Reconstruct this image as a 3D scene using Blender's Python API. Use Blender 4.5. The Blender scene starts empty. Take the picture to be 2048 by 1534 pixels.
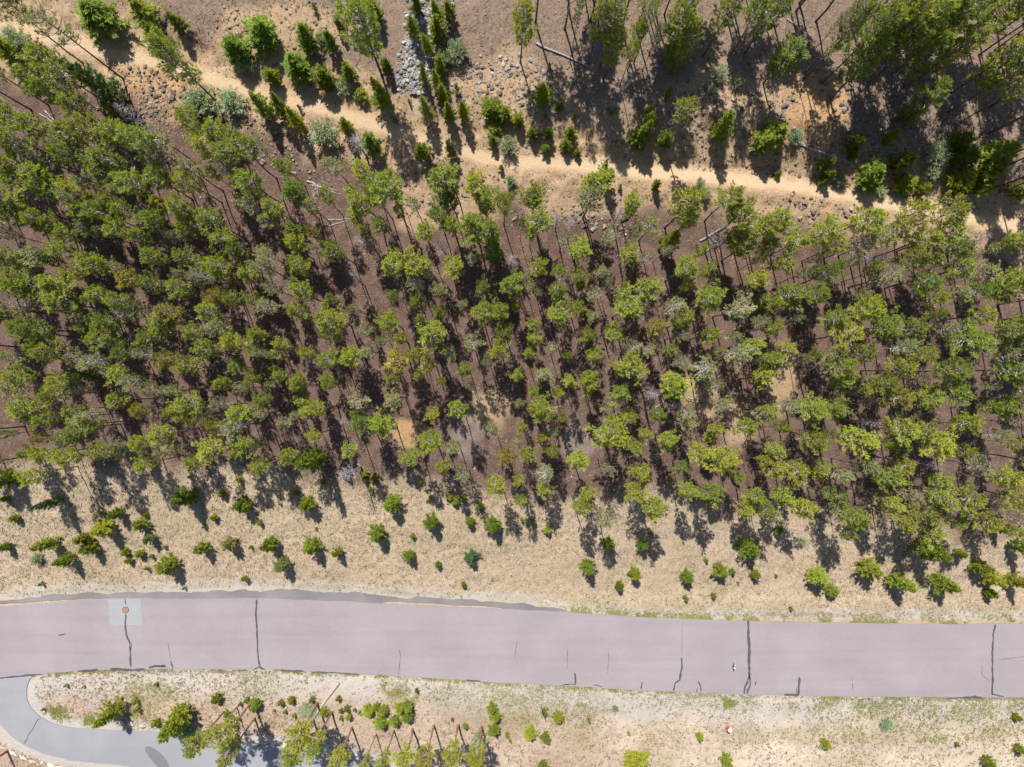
import bpy, math, random
import numpy as np
from mathutils import Vector, Matrix, Quaternion

# ------------------------------------------------------------------ camera, sky, sun, exposure
SC = bpy.context.scene
COL = SC.collection
FPX, CU, CV, ZC = 1420.0, 1024.0, 767.0, 72.0        # focal length in photo pixels, centre, camera height over the road
cam_d = bpy.data.cameras.new('camera'); cam = bpy.data.objects.new('camera', cam_d); COL.objects.link(cam)
cam.location = (0, 0, ZC); cam.rotation_euler = (0, 0, 0)
cam_d.sensor_fit = 'HORIZONTAL'; cam_d.sensor_width = 36.0; cam_d.lens = 36.0 * FPX / 2048.0
cam_d.clip_start = 0.5; cam_d.clip_end = 3000
SC.camera = cam
SUN_EL, SUN_AZ = math.radians(57.5), math.radians(16.5)   # shadows fall downhill, a little to the right
wd = bpy.data.worlds.new('World'); SC.world = wd; wd.use_nodes = True
nt = wd.node_tree; nt.nodes.clear()
sky = nt.nodes.new('ShaderNodeTexSky'); sky.sky_type = 'NISHITA'; sky.sun_disc = False
sky.sun_elevation = SUN_EL; sky.sun_rotation = -SUN_AZ; sky.altitude = 800; sky.dust_density = 1.6
bg = nt.nodes.new('ShaderNodeBackground'); bg.inputs[1].default_value = 0.078
wo = nt.nodes.new('ShaderNodeOutputWorld')
nt.links.new(sky.outputs[0], bg.inputs[0]); nt.links.new(bg.outputs[0], wo.inputs[0])
sun_d = bpy.data.lights.new('sun', 'SUN'); sun_d.energy = 5.0; sun_d.angle = math.radians(0.53); sun_d.color = (1.0, 0.95, 0.87)
sun = bpy.data.objects.new('sun', sun_d); COL.objects.link(sun)
sdir = Vector((math.sin(SUN_AZ) * math.cos(SUN_EL), -math.cos(SUN_AZ) * math.cos(SUN_EL), -math.sin(SUN_EL)))
sun.rotation_euler = sdir.to_track_quat('-Z', 'Y').to_euler(); sun.location = (-30, 60, 120)
SC.view_settings.view_transform = 'Standard'; SC.view_settings.look = 'None'
SC.view_settings.exposure = 1.05; SC.view_settings.gamma = 1.0
SC.cycles.max_bounces = 5; SC.cycles.diffuse_bounces = 3; SC.cycles.transmission_bounces = 3
SC.cycles.caustics_reflective = False; SC.cycles.caustics_refractive = False

rnd = random.Random(11); nrg = np.random.default_rng(5)

# ------------------------------------------------------------------ helpers
def lerp(a, b, t): return a + (b - a) * t
def sstep(a, b, x):
    t = np.clip((np.asarray(x, float) - a) / (b - a), 0, 1); return t * t * (3 - 2 * t)
_lat = {}
def vnoise(x, y, s, seed=0):
    """smooth value noise in -1..1, feature size s"""
    if seed not in _lat: _lat[seed] = np.random.default_rng(1000 + seed).uniform(-1, 1, (256, 256))
    L = _lat[seed]; x = np.asarray(x, float) / s; y = np.asarray(y, float) / s
    xi = np.floor(x).astype(int); yi = np.floor(y).astype(int); fx = x - xi; fy = y - yi
    fx = fx * fx * (3 - 2 * fx); fy = fy * fy * (3 - 2 * fy)
    g = lambda i, j: L[i & 255, j & 255]
    return lerp(lerp(g(xi, yi), g(xi + 1, yi), fx), lerp(g(xi, yi + 1), g(xi + 1, yi + 1), fx), fy)
def fbm(x, y, s, seed=0, o=3):
    return sum(vnoise(x, y, s / 2 ** k, seed + k) * 0.5 ** k for k in range(o)) / 1.75

def to_mesh(name, V, F, mats=(), attr=None, mi=None, smooth=False):
    """V (n,3), F (m,3 or 4) -> mesh; attr = {name: (n,4) point colours}; mi = face material index"""
    V = np.asarray(V, np.float32); F = np.asarray(F, np.int32)
    me = bpy.data.meshes.new(name); n, m, k = len(V), len(F), F.shape[1]
    me.vertices.add(n); me.vertices.foreach_set('co', V.ravel())
    me.loops.add(m * k); me.loops.foreach_set('vertex_index', F.ravel())
    me.polygons.add(m); me.polygons.foreach_set('loop_start', np.arange(m, dtype=np.int32) * k)
    me.polygons.foreach_set('loop_total', np.full(m, k, np.int32))
    if mi is not None: me.polygons.foreach_set('material_index', np.asarray(mi, np.int32))
    me.polygons.foreach_set('use_smooth', np.full(m, bool(smooth)))
    for a, val in (attr or {}).items():
        at = me.attributes.new(a, 'FLOAT_COLOR', 'POINT'); at.data.foreach_set('color', np.asarray(val, np.float32).ravel())
    for mt in mats: me.materials.append(mt)
    me.update(calc_edges=True); me.validate()
    return me
def link(name, data, parent=None, loc=None, col=None):
    o = bpy.data.objects.new(name, data); COL.objects.link(o)
    if parent is not None: o.parent = parent
    if loc is not None: o.location = loc
    if col is not None: o.color = (*col, 1)
    return o
def tag(o, label=None, cat=None, group=None, kind=None):
    if label: o['label'] = label
    if cat: o['category'] = cat
    if group: o['group'] = group
    if kind: o['kind'] = kind
    return o

class MB:
    """collects triangles"""
    def __init__(s): s.V = []; s.F = []; s.C = []; s.M = []
    def tri(s, a, b, c, col=(1, 1, 1), m=0):
        n = len(s.V); s.V += [a, b, c]; s.C += [col] * 3; s.F.append((n, n + 1, n + 2)); s.M.append(m)
    def tube(s, pts, rad, k=5, col=(1, 1, 1), m=0, cap=False):
        n0 = len(s.V); P = [Vector(p) for p in pts]
        for i, p in enumerate(P):
            t = (P[min(i + 1, len(P) - 1)] - P[max(i - 1, 0)]); t = t.normalized() if t.length > 1e-6 else Vector((0, 0, 1))
            u = t.cross(Vector((0.31, 0.17, 0.93))).normalized(); 
            if u.length < 0.5: u = t.cross(Vector((1, 0, 0))).normalized()
            w = t.cross(u)
            for j in range(k):
                a = 2 * math.pi * j / k; s.V.append(tuple(p + rad[i] * (math.cos(a) * u + math.sin(a) * w))); s.C.append(col)
        for i in range(len(P) - 1):
            for j in range(k):
                a = n0 + i * k + j; b = n0 + i * k + (j + 1) % k
                s.F += [(a, b, b + k), (a, b + k, a + k)]; s.M += [m, m]
        if cap:
            for base in (n0, n0 + (len(P) - 1) * k):
                for j in range(1, k - 1): s.F.append((base, base + j, base + j + 1)); s.M.append(m)
    def box(s, x0, x1, y0, y1, z0, z1, col=(1, 1, 1), m=0):
        n = len(s.V); s.V += [(x, y, z) for z in (z0, z1) for y in (y0, y1) for x in (x0, x1)]; s.C += [col] * 8
        for q in ((0, 2, 3, 1), (4, 5, 7, 6), (0, 1, 5, 4), (2, 6, 7, 3), (0, 4, 6, 2), (1, 3, 7, 5)):
            s.F += [(n + q[0], n + q[1], n + q[2]), (n + q[0], n + q[2], n + q[3])]; s.M += [m, m]
    def lathe(s, prof, k=16, col=(1, 1, 1), m=0, c=(0, 0, 0)):
        n0 = len(s.V)
        for r, z in prof:
            for j in range(k):
                a = 2 * math.pi * j / k; s.V.append((c[0] + r * math.cos(a), c[1] + r * math.sin(a), c[2] + z)); s.C.append(col)
        for i in range(len(prof) - 1):
            for j in range(k):
                a = n0 + i * k + j; b = n0 + i * k + (j + 1) % k
                s.F += [(a, b, b + k), (a, b + k, a + k)]; s.M += [m, m]
    def arrays(s):
        C = np.ones((len(s.V), 4), np.float32); C[:, :3] = np.array(s.C, np.float32)
        return np.array(s.V, np.float32), np.array(s.F, np.int32), C, np.array(s.M, np.int32)
    def mesh(s, name, mats, smooth=False):
        V, F, C, M = s.arrays(); return to_mesh(name, V, F, mats, {'tint': C}, M, smooth)

# ------------------------------------------------------------------ materials
class NG:
    def __init__(s, name):
        s.m = bpy.data.materials.new(name); s.m.use_nodes = True; s.t = s.m.node_tree; s.t.nodes.clear()
        s.out = s.new('ShaderNodeOutputMaterial')
    def new(s, ty, **kw):
        n = s.t.nodes.new(ty)
        for k, v in kw.items(): setattr(n, k, v)
        return n
    def lk(s, a, b): s.t.links.new(a, b)
    def val(s, sock, v):
        if isinstance(v, bpy.types.NodeSocket): s.lk(v, sock)
        elif isinstance(v, (tuple, list)): sock.default_value = (*v, 1) if len(v) == 3 and len(sock.default_value) == 4 else v
        else: sock.default_value = v
    def pos(s): return s.new('ShaderNodeTexCoord').outputs['Object']
    def wpos(s): return s.new('ShaderNodeNewGeometry').outputs['Position']
    def noise(s, co, scale, detail=3, rough=0.55):
        n = s.new('ShaderNodeTexNoise'); s.lk(co, n.inputs['Vector']); n.inputs['Scale'].default_value = scale
        n.inputs['Detail'].default_value = detail; n.inputs['Roughness'].default_value = rough; return n.outputs['Fac']
    def vor(s, co, scale, out='Distance', feature='F1'):
        n = s.new('ShaderNodeTexVoronoi'); n.feature = feature; s.lk(co, n.inputs['Vector']); n.inputs['Scale'].default_value = scale; return n.outputs[out]
    def ramp(s, f, a, b, va=0.0, vb=1.0):
        n = s.new('ShaderNodeMapRange'); n.interpolation_type = 'SMOOTHSTEP'; s.val(n.inputs[0], f)
        for i, v in zip((1, 2, 3, 4), (a, b, va, vb)): n.inputs[i].default_value = v
        return n.outputs[0]
    def mix(s, f, a, b, blend='MIX'):
        n = s.new('ShaderNodeMix'); n.data_type = 'RGBA'; n.blend_type = blend
        s.val(n.inputs[0], f); s.val(n.inputs[6], a); s.val(n.inputs[7], b); return n.outputs[2]
    def math(s, op, a, b=0.0):
        n = s.new('ShaderNodeMath'); n.operation = op; s.val(n.inputs[0], a); s.val(n.inputs[1], b); return n.outputs[0]
    def attr(s, name):
        n = s.new('ShaderNodeAttribute'); n.attribute_name = name; return n
    def ocol(s): return s.new('ShaderNodeObjectInfo').outputs['Color']
    def bump(s, h, strength, dist):
        n = s.new('ShaderNodeBump'); s.lk(h, n.inputs['Height']); n.inputs['Strength'].default_value = strength; n.inputs['Distance'].default_value = dist; return n.outputs[0]
    def princ(s, col, rough=0.9, spec=0.2, normal=None, metal=0.0):
        p = s.new('ShaderNodeBsdfPrincipled'); s.val(p.inputs['Base Color'], col); s.val(p.inputs['Roughness'], rough)
        p.inputs['Specular IOR Level'].default_value = spec; p.inputs['Metallic'].default_value = metal
        if normal is not None: s.lk(normal, p.inputs['Normal'])
        return p.outputs[0]
    def fin(s, sh): s.lk(sh, s.out.inputs[0]); return s.m

def mat_foliage(name, trans=0.3):
    g = NG(name); c = g.mix(1.0, g.ocol(), g.attr('tint').outputs['Color'], 'MULTIPLY')
    p = g.princ(c, 0.55, 0.25)
    tr = g.new('ShaderNodeBsdfTranslucent'); g.val(tr.inputs[0], g.mix(1.0, c, (1.25, 1.3, 0.6), 'MULTIPLY'))
    mx = g.new('ShaderNodeMixShader'); mx.inputs[0].default_value = trans; g.lk(p, mx.inputs[1]); g.lk(tr.outputs[0], mx.inputs[2])
    return g.fin(mx.outputs[0])
def mat_bark(name):
    g = NG(name); co = g.pos(); n = g.noise(co, 9, 3); 
    c = g.mix(1.0, g.ocol(), g.attr('tint').outputs['Color'], 'MULTIPLY')
    c = g.mix(g.ramp(n, 0.35, 0.7), c, g.mix(1.0, c, (0.55, 0.55, 0.6), 'MULTIPLY'))
    return g.fin(g.princ(c, 0.9, 0.15, g.bump(n, 0.5, 0.03)))
def mat_tinted(name, rough=0.9, nscale=12, contrast=0.5, spec=0.15, bump=0.02):
    g = NG(name); co = g.wpos(); n = g.noise(co, nscale, 4)
    c = g.mix(1.0, g.ocol(), g.attr('tint').outputs['Color'], 'MULTIPLY')
    c = g.mix(1.0, c, (0.765,) * 3, 'MULTIPLY'); c = g.mix(g.ramp(n, 0.3, 0.75), c, g.mix(1.0, c, (contrast,) * 3, 'MULTIPLY'))
    return g.fin(g.princ(c, rough, spec, g.bump(n, 0.4, bump)))
M_FOL = mat_foliage('needles', 0.42); M_LEAF = mat_foliage('willow_leaves', 0.35)
M_BARK = mat_bark('bark'); M_STONE = mat_tinted('stone', 0.85, 6, 0.6); M_GRASS = mat_tinted('dry_grass', 0.9, 3, 0.75, 0.05, 0.0)
M_DEAD = mat_tinted('dead_wood', 0.85, 8, 0.6)

# ------------------------------------------------------------------ the photo's map: lines read in photo pixels
RT = np.array([(-400,1240),(0,1213),(120,1204),(220,1197),(515,1196),(700,1203),(900,1213),(1100,1222),(1300,1235),(1500,1242),(1700,1246),(1900,1248),(2048,1246),(2500,1240)], float)
RB = np.array([(-400,1400),(0,1355),(80,1348),(160,1341),(300,1338),(515,1338),(640,1344),(760,1350),(900,1359),(1100,1370),(1300,1382),(1500,1389),(1700,1393),(1900,1395),(2048,1394),(2500,1390)], float)
SH = np.array([(-400,1222),(0,1199),(60,1195),(150,1187),(300,1184),(430,1180),(560,1180),(700,1185),(800,1194),(900,1199),(1000,1203),(1115,1212),(1130,1223),(1300,1235),(2500,1240)], float)
TRAIL = np.array([(-500,-60),(-100,28),(0,48),(60,62),(120,84),(200,103),(290,120),(400,152),(500,183),(600,206),(700,232),(780,260),(850,282),(920,302),(980,318),(1060,326),(1160,330),(1300,345),(1400,352),(1500,362),(1600,373),(1700,392),(1800,410),(1900,426),(2048,456),(2500,560)], float)
FOREST = np.array([(-400,930),(0,935),(150,925),(300,945),(450,935),(550,935),(700,962),(850,965),(1000,990),(1100,1010),(1200,1000),(1300,975),(1400,1010),(1500,1030),(1600,1020),(1700,1040),(1800,1040),(1900,1065),(2048,1060),(2500,1060)], float)
DIN = np.array([(66,1349),(57,1362),(53,1380),(54,1398),(63,1417),(80,1434),(105,1447),(150,1457),(230,1460),(330,1465),(450,1480),(560,1492),(660,1512),(800,1540)], float)
DOUT = np.array([(-150,1361),(-110,1380),(-60,1405),(-30,1425),(2,1449),(20,1470),(48,1491),(90,1508),(140,1521),(250,1532),(380,1542),(480,1556),(600,1580),(740,1615)], float)
WALL = np.array([(-90,1440),(-40,1468),(0,1491),(25,1504),(40,1513),(55,1520),(75,1524),(95,1530),(115,1536),(160,1546),(240,1556),(330,1566)], float)

def base_z(y):
    """hillside profile: verge below the road, level road, then a steady climb"""
    ys = np.array([-900, -60, -45, -38, -31.8, -20.6, -19.4, -16, -5, 10, 25, 45, 70, 150, 900.])
    zs = np.array([-14, -3.2, -1.5, -0.6, 0.0, 0.0, 0.25, 1.05, 3.6, 7.0, 10.4, 14.6, 18, 24, 60.])
    return np.interp(y, ys, zs)
def smooth_z0(x, y):
    e = 0.8
    return (base_z(y) + base_z(y + e) + base_z(y - e)) / 3
# trail centre line in metres (found once on the plain slope)
def px_to_xy(u, v, hc=0.0, zf=smooth_z0):
    u = np.asarray(u, float); v = np.asarray(v, float); D = np.full(u.shape, ZC - 4.0)
    for _ in range(14):
        x = (u - CU) / FPX * D; y = -(v - CV) / FPX * D
        D = 0.4 * D + 0.6 * (ZC - (zf(x, y) + hc))
    return x, y, D
tx, ty, _ = px_to_xy(TRAIL[:, 0], TRAIL[:, 1])
def smooth_z(x, y):
    d = y - np.interp(x, tx, ty)
    bank = np.interp(x, [-60, -8, 2, 14, 60], [0.25, 0.3, 0.5, 1.3, 1.2])
    prof = np.interp(d, [-12, -6, -1.0, 1.0, 5.0, 13], [0, -0.35, 0.22, -0.22, 0.75, 0])
    return smooth_z0(x, y) + prof * bank
def ground_px(u, v): return px_to_xy(u, v, 0.0, smooth_z)
def project(x, y, z):
    D = ZC - z; return CU + x / D * FPX, CV - y / D * FPX
def line_v(L, u): return np.interp(u, L[:, 0], L[:, 1])
def poly_dist(P, u, v):
    """distance in pixels from points to an open polyline"""
    best = np.full(np.shape(u), 1e9)
    for a, b in zip(P[:-1], P[1:]):
        d = b - a; t = np.clip(((u - a[0]) * d[0] + (v - a[1]) * d[1]) / (d @ d), 0, 1)
        best = np.minimum(best, np.hypot(u - a[0] - t * d[0], v - a[1] - t * d[1]))
    return best
def in_poly(P, u, v):
    ins = np.zeros(np.shape(u), bool); n = len(P)
    for i in range(n):
        (x0, y0), (x1, y1) = P[i], P[(i + 1) % n]
        c = ((y0 > v) != (y1 > v)) & (u < (x1 - x0) * (v - y0) / (y1 - y0 + 1e-12) + x0); ins ^= c
    return ins
DRIVE_POLY = np.vstack([DIN, DOUT[::-1]])
BELOW_WALL = np.vstack([WALL, [(330, 1900), (-400, 1900), (-400, 1440)]])

def ground_z(x, y):
    """ground height with its relief; flat beneath the paving"""
    x = np.asarray(x, float); y = np.asarray(y, float); z = smooth_z(x, y); u, v = project(x, y, z)
    pave = np.maximum(sstep(14, 2, np.maximum(line_v(SH, u) - v, v - line_v(RB, u))), np.where(in_poly(DRIVE_POLY, u, v), 1.0, sstep(26, 4, np.minimum(poly_dist(DIN, u, v), poly_dist(DOUT, u, v)))))
    lower = np.where(in_poly(BELOW_WALL, u, v), sstep(0, 10, poly_dist(WALL, u, v)) * 1.1, 0.0)
    tr = sstep(26, 12, np.abs(v - line_v(TRAIL, u)))
    rough = sstep(120, 30, np.abs(v - line_v(TRAIL, u) + 25)) * (1 - tr)
    n = 0.28 * fbm(x, y, 9.0, 3) + 0.06 * fbm(x, y, 1.3, 20) + (0.04 + 0.10 * rough) * vnoise(x, y, 0.55, 31) + 0.03 * vnoise(x, y, 0.28, 33)
    mead = sstep(0, 40, v - line_v(FOREST, u)) * (v < line_v(RT, u))
    n = n + mead * (0.055 * vnoise(x, y, 0.42, 35) + 0.03 * vnoise(x, y, 0.23, 36))
    rill = rough * 0.10 * vnoise(x, y * 0.25, 0.8, 41)
    return z + (n + rill) * (1 - pave) * (1 - 0.85 * tr) - 0.05 * pave - lower

# ------------------------------------------------------------------ hillside
def grid_axis(a, b, step, far):
    c = list(np.arange(a, b + 1e-6, step)); s = step; lo, hi = [a], [b]
    while lo[-1] > -far: s *= 1.5; lo.append(lo[-1] - s)
    s = step
    while hi[-1] < far: s *= 1.5; hi.append(hi[-1] + s)
    return np.array(lo[:0:-1] + c + hi[1:])
gx = grid_axis(-58, 58, 0.21, 700); gy = grid_axis(-43, 38, 0.21, 700)
X, Y = np.meshgrid(gx, gy); Z = ground_z(X, Y); U, W = project(X, Y, Z)
# cover of the ground: straw, bare tan dirt, grey gravel, green tinge; the rest is brown needle litter
nz = fbm(X, Y, 3.0, 50) ; nz2 = fbm(X, Y, 1.0, 60); nz3 = fbm(X, Y, 7.0, 70)
fe = line_v(FOREST, U); straw = sstep(-22, 26, W - fe + 26 * nz + 10 * nz2)
dtr = W - line_v(TRAIL, U)
dirt = sstep(95, 30, np.abs(dtr) + 34 * nz + 22 * nz2 - 18)
above = sstep(0, -40, dtr)
def blob(u, v, ru, rv, k=0.5): return sstep(1.25, 0.6, np.hypot((U - u) / ru, (W - v) / rv) + k * nz + 0.25 * nz2)
for b in ((400, 190, 130, 60), (1640, 215, 70, 95), (560, 60, 120, 60), (1000, 190, 150, 80), (1150, 250, 160, 70), (1480, 230, 160, 90), (1740, 330, 150, 60), (1950, 380, 130, 60),
          (810, 862, 34, 30), (1565, 755, 34, 62), (1475, 850, 46, 62), (985, 815, 45, 40), (1400, 800, 40, 50), (900, 420, 120, 45), (1180, 410, 150, 35), (60, 120, 150, 50), (880, 380, 100, 50)):
    dirt = np.maximum(dirt, 0.85 * blob(*b))
orange = np.maximum.reduce([blob(1645, 215, 75, 100), 0.6 * blob(330, 190, 150, 70), 0.9 * blob(812, 862, 36, 30)])
below = sstep(-3, 5, W - line_v(RB, U))
road_edge_dist = np.abs(W - line_v(RB, U))
gravel = below * sstep(85, 22, road_edge_dist + 26 * nz + 14 * nz2) * 0.95
gravel = np.maximum(gravel, below * sstep(30, 14, np.minimum(poly_dist(DIN, U, W), poly_dist(DOUT, U, W))) * (W > 1350))
dsh = line_v(SH, U) - W
gravel = np.maximum(gravel, sstep(-4, 0, dsh) * sstep(26, 10, dsh + 8 * nz2) * 0.75)
gravel = np.maximum(gravel, np.maximum.reduce([0.27 * blob(1165, 882, 52, 36, 0.9), 0.24 * blob(930, 880, 40, 55, 0.9), 0.8 * blob(835, 110, 22, 95)]))
pale = below * np.clip(0.55 * sstep(900, 1500, U) + 0.45 * nz, 0, 1)
pink = below * sstep(1420, 1480, W + 20 * nz)
duffpink = np.maximum(above * 0.75, 0.0)
green = below * np.clip(0.25 + 0.8 * nz3 + 0.5 * nz2, 0, 1) * sstep(1000, 1250, U + 100 * nz)
green = np.maximum(green, below * np.maximum.reduce([blob(280, 1410, 60, 60), blob(170, 1440, 40, 14), blob(520, 1370, 50, 24), blob(790, 1370, 30, 40), blob(1050, 1400, 180, 60)]) * 0.8)
edge_g = sstep(14, 3, road_edge_dist) * below * sstep(-0.25, 0.2, nz2 + nz)
edge_t = sstep(30, 8, np.abs(dsh - 8)) * sstep(1100, 1180, U) * sstep(-0.2, 0.3, nz2 + 0.3)
green = np.clip(np.maximum.reduce([green, edge_g, 0.9 * edge_t]), 0, 1)
green = np.maximum(green, (1 - below) * straw * np.clip(0.16 + 0.55 * nz3 + 0.35 * nz, 0, 0.5))
green = np.clip(np.maximum(green, below * np.maximum.reduce([0.8 * blob(1760, 1430, 90, 40), 0.8 * blob(1930, 1415, 110, 40), 0.7 * blob(1450, 1400, 120, 20), 0.8 * blob(1660, 1470, 200, 26)])), 0, 1)
straw = np.clip(straw, 0, 1)
A1 = np.stack([straw, np.clip(dirt * (1 - straw), 0, 1), np.clip(gravel, 0, 1), green], -1).reshape(-1, 4)
trk = sstep(17, 5, np.abs(dtr) + 6 * nz2)
A2 = np.stack([trk, np.clip(orange, 0, 1), np.clip(pale, 0, 1), np.clip(np.maximum(pink, duffpink), 0, 1)], -1).reshape(-1, 4)
A3 = np.stack([below, 0 * below, 0 * below, 0 * below], -1).reshape(-1, 4)
nx, ny = len(gx), len(gy); idx = np.arange(nx * ny).reshape(ny, nx)
Fq = np.stack([idx[:-1, :-1], idx[:-1, 1:], idx[1:, 1:], idx[1:, :-1]], -1).reshape(-1, 4)

def mat_ground():
    g = NG('hillside_ground'); co = g.wpos()
    a1 = g.new('ShaderNodeSeparateColor'); at1 = g.attr('cover'); g.lk(at1.outputs['Color'], a1.inputs[0])
    at2 = g.attr('soil'); a2 = g.new('ShaderNodeSeparateColor'); g.lk(at2.outputs['Color'], a2.inputs[0])
    at3 = g.attr('place'); a3 = g.new('ShaderNodeSeparateColor'); g.lk(at3.outputs['Color'], a3.inputs[0])
    n1 = g.noise(co, 0.9, 5, 0.6); n2 = g.noise(co, 5.0, 4, 0.65); n3 = g.noise(co, 16.0, 3, 0.6)
    speck = g.vor(co, 4.5); speckc = g.vor(co, 4.5, 'Color')
    # needle litter
    duff = g.mix(g.ramp(n1, 0.35, 0.65), (0.086, 0.051, 0.040), (0.130, 0.081, 0.064))
    duff = g.mix(g.ramp(n3, 0.48, 0.68), duff, (0.21, 0.15, 0.122)); duff = g.mix(g.ramp(n3, 0.44, 0.28), duff, (0.06, 0.036, 0.03))
    duff = g.mix(a2_pink(g, at2), duff, g.mix(g.ramp(n2, 0.35, 0.7), (0.175, 0.125, 0.094), (0.285, 0.208, 0.155)))
    # bare dirt
    dirt = g.mix(g.ramp(n2, 0.3, 0.7), (0.30, 0.205, 0.125), (0.42, 0.30, 0.19))
    dirt = g.mix(g.ramp(n3, 0.55, 0.75), dirt, (0.24, 0.165, 0.11))
    dirt = g.mix(g.math('MULTIPLY', a2.outputs[1], 0.75), dirt, g.mix(n2, (0.36, 0.205, 0.085), (0.46, 0.28, 0.13)))
    dirt = g.mix(a2.outputs[0], dirt, g.mix(g.ramp(n2, 0.3, 0.7), (0.42, 0.305, 0.19), (0.50, 0.37, 0.245)))
    # straw meadow above the road / verge below it
    straw = g.mix(g.ramp(n2, 0.35, 0.65), (0.315, 0.24, 0.17), (0.44, 0.345, 0.255))
    straw = g.mix(g.ramp(n3, 0.52, 0.7), straw, (0.22, 0.175, 0.12))
    verge = g.mix(g.ramp(n2, 0.35, 0.7), (0.27, 0.195, 0.148), (0.40, 0.305, 0.235))
    verge = g.mix(a2.outputs[2], verge, g.mix(g.ramp(n2, 0.3, 0.7), (0.47, 0.39, 0.305), (0.60, 0.52, 0.43)))
    straw = g.mix(a3.outputs[0], straw, verge)
    grav = g.mix(g.ramp(n3, 0.35, 0.7), (0.30, 0.27, 0.242), (0.455, 0.42, 0.385))
    c = g.mix(a1.outputs[1], duff, dirt); c = g.mix(a1.outputs[0], c, straw); c = g.mix(a1.outputs[2], c, grav)
    gr = g.math('MULTIPLY', at1.outputs['Alpha'], g.ramp(n2, 0.42, 0.6))
    c = g.mix(g.math('MULTIPLY', gr, 0.75), c, g.mix(n1, (0.10, 0.115, 0.035), (0.20, 0.185, 0.07)))
    # scattered pebbles
    sp = g.math('MULTIPLY', g.ramp(speck, 0.20, 0.10), g.ramp(n1, 0.42, 0.55))
    c = g.mix(g.math('MULTIPLY', sp, 0.6), c, g.mix(speckc, (0.33, 0.27, 0.22), (0.52, 0.46, 0.40)))
    c = g.mix(1.0, c, (0.765,) * 3, 'MULTIPLY')
    h = g.math('ADD', g.math('MULTIPLY', n2, 0.6), g.math('MULTIPLY', n3, 0.4))
    return g.fin(g.princ(c, 0.95, 0.08, g.bump(h, 0.9, 0.10)))
def a2_pink(g, at): return at.outputs['Alpha']
hill = link('hillside_ground', to_mesh('hillside_ground', np.stack([X, Y, Z], -1).reshape(-1, 3), Fq, [mat_ground()], {'cover': A1, 'soil': A2, 'place': A3}, smooth=True))
tag(hill, kind='structure')

# ------------------------------------------------------------------ paving
def strip(name, La, Lb, nu, nv, dz, mat, parent=None, drop=0.09):
    """sheet between two pixel lines laid on the smooth ground, with a thin edge going down"""
    ta = np.linspace(0, 1, nu)
    def along(L):
        L = np.asarray(L, float); s = np.r_[0, np.cumsum(np.hypot(*np.diff(L, axis=0).T))]; s /= s[-1]
        return np.stack([np.interp(ta, s, L[:, 0]), np.interp(ta, s, L[:, 1])], -1)
    pa, pb = along(La), along(Lb); rows = []
    for j in range(nv + 1):
        p = lerp(pa, pb, j / nv); wob = 0
        x, y, D = ground_px(p[:, 0], p[:, 1])
        if j in (0, nv): y = y + 0.05 * vnoise(x, y, 0.5, 80 + j) + 0.05 * vnoise(x, y, 1.7, 85 + j)
        rows.append(np.stack([x, y, smooth_z(x, y) + dz], -1))
    e0 = rows[0].copy(); e0[:, 2] -= drop; e1 = rows[-1].copy(); e1[:, 2] -= drop
    R = np.array([e0] + rows + [e1]); k = len(R); ii = np.arange(k * nu).reshape(k, nu)
    F = np.stack([ii[:-1, :-1], ii[1:, :-1], ii[1:, 1:], ii[:-1, 1:]], -1).reshape(-1, 4)
    return link(name, to_mesh(name, R.reshape(-1, 3), F, [mat], smooth=False), parent)
def mat_asphalt(name, a, b, streak=0.5, fleck=(0.35, 0.32, 0.325)):
    g = NG(name); co = g.wpos(); mp = g.new('ShaderNodeMapping'); g.lk(co, mp.inputs[0]); mp.inputs['Scale'].default_value = (0.04, 1.0, 1.0); mp.inputs['Rotation'].default_value = (0, 0, 0.02)
    n0 = g.noise(mp.outputs[0], 1.2, 4); n1 = g.noise(co, 0.22, 4); n2 = g.noise(co, 14, 3, 0.7); n3 = g.noise(co, 3, 4)
    c = g.mix(g.ramp(n1, 0.3, 0.7), a, b)
    c = g.mix(g.math('MULTIPLY', g.ramp(n0, 0.45, 0.7), streak * 0.6), c, g.mix(1.0, c, (0.80, 0.78, 0.83), 'MULTIPLY'))
    c = g.mix(g.math('MULTIPLY', g.ramp(n3, 0.5, 0.75), 0.18), c, g.mix(1.0, c, (0.82, 0.82, 0.82), 'MULTIPLY'))
    c = g.mix(g.math('MULTIPLY', g.ramp(n2, 0.45, 0.75), 0.30), c, fleck)
    c = g.mix(g.math('MULTIPLY', g.ramp(n2, 0.5, 0.28), 0.22), c, g.mix(1.0, c, (0.7, 0.7, 0.7), 'MULTIPLY'))
    nb_ = g.noise(co, 38, 2, 0.7); c = g.mix(g.math('MULTIPLY', g.ramp(nb_, 0.42, 0.62), 0.28), c, g.mix(1.0, c, (0.72, 0.72, 0.73), 'MULTIPLY'))
    c = g.mix(1.0, c, (0.735,) * 3, 'MULTIPLY')
    return g.fin(g.princ(c, 0.85, 0.2, g.bump(n2, 0.5, 0.012)))
M_ROAD = mat_asphalt('weathered_asphalt', (0.236, 0.211, 0.224), (0.266, 0.239, 0.250))
M_DRIVE = mat_asphalt('driveway_asphalt', (0.235, 0.234, 0.256), (0.268, 0.266, 0.288), 0.2, (0.36, 0.36, 0.38))
M_OLD = mat_asphalt('old_shoulder_asphalt', (0.135, 0.125, 0.13), (0.205, 0.19, 0.19), 0.4, (0.28, 0.26, 0.25))
M_PATCH = mat_asphalt('concrete_patch', (0.240, 0.250, 0.268), (0.275, 0.285, 0.300), 0.1, (0.36, 0.36, 0.36))
M_TAR = mat_asphalt('crack_tar', (0.055, 0.05, 0.06), (0.085, 0.08, 0.09), 0.1, (0.13, 0.12, 0.13))
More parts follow.
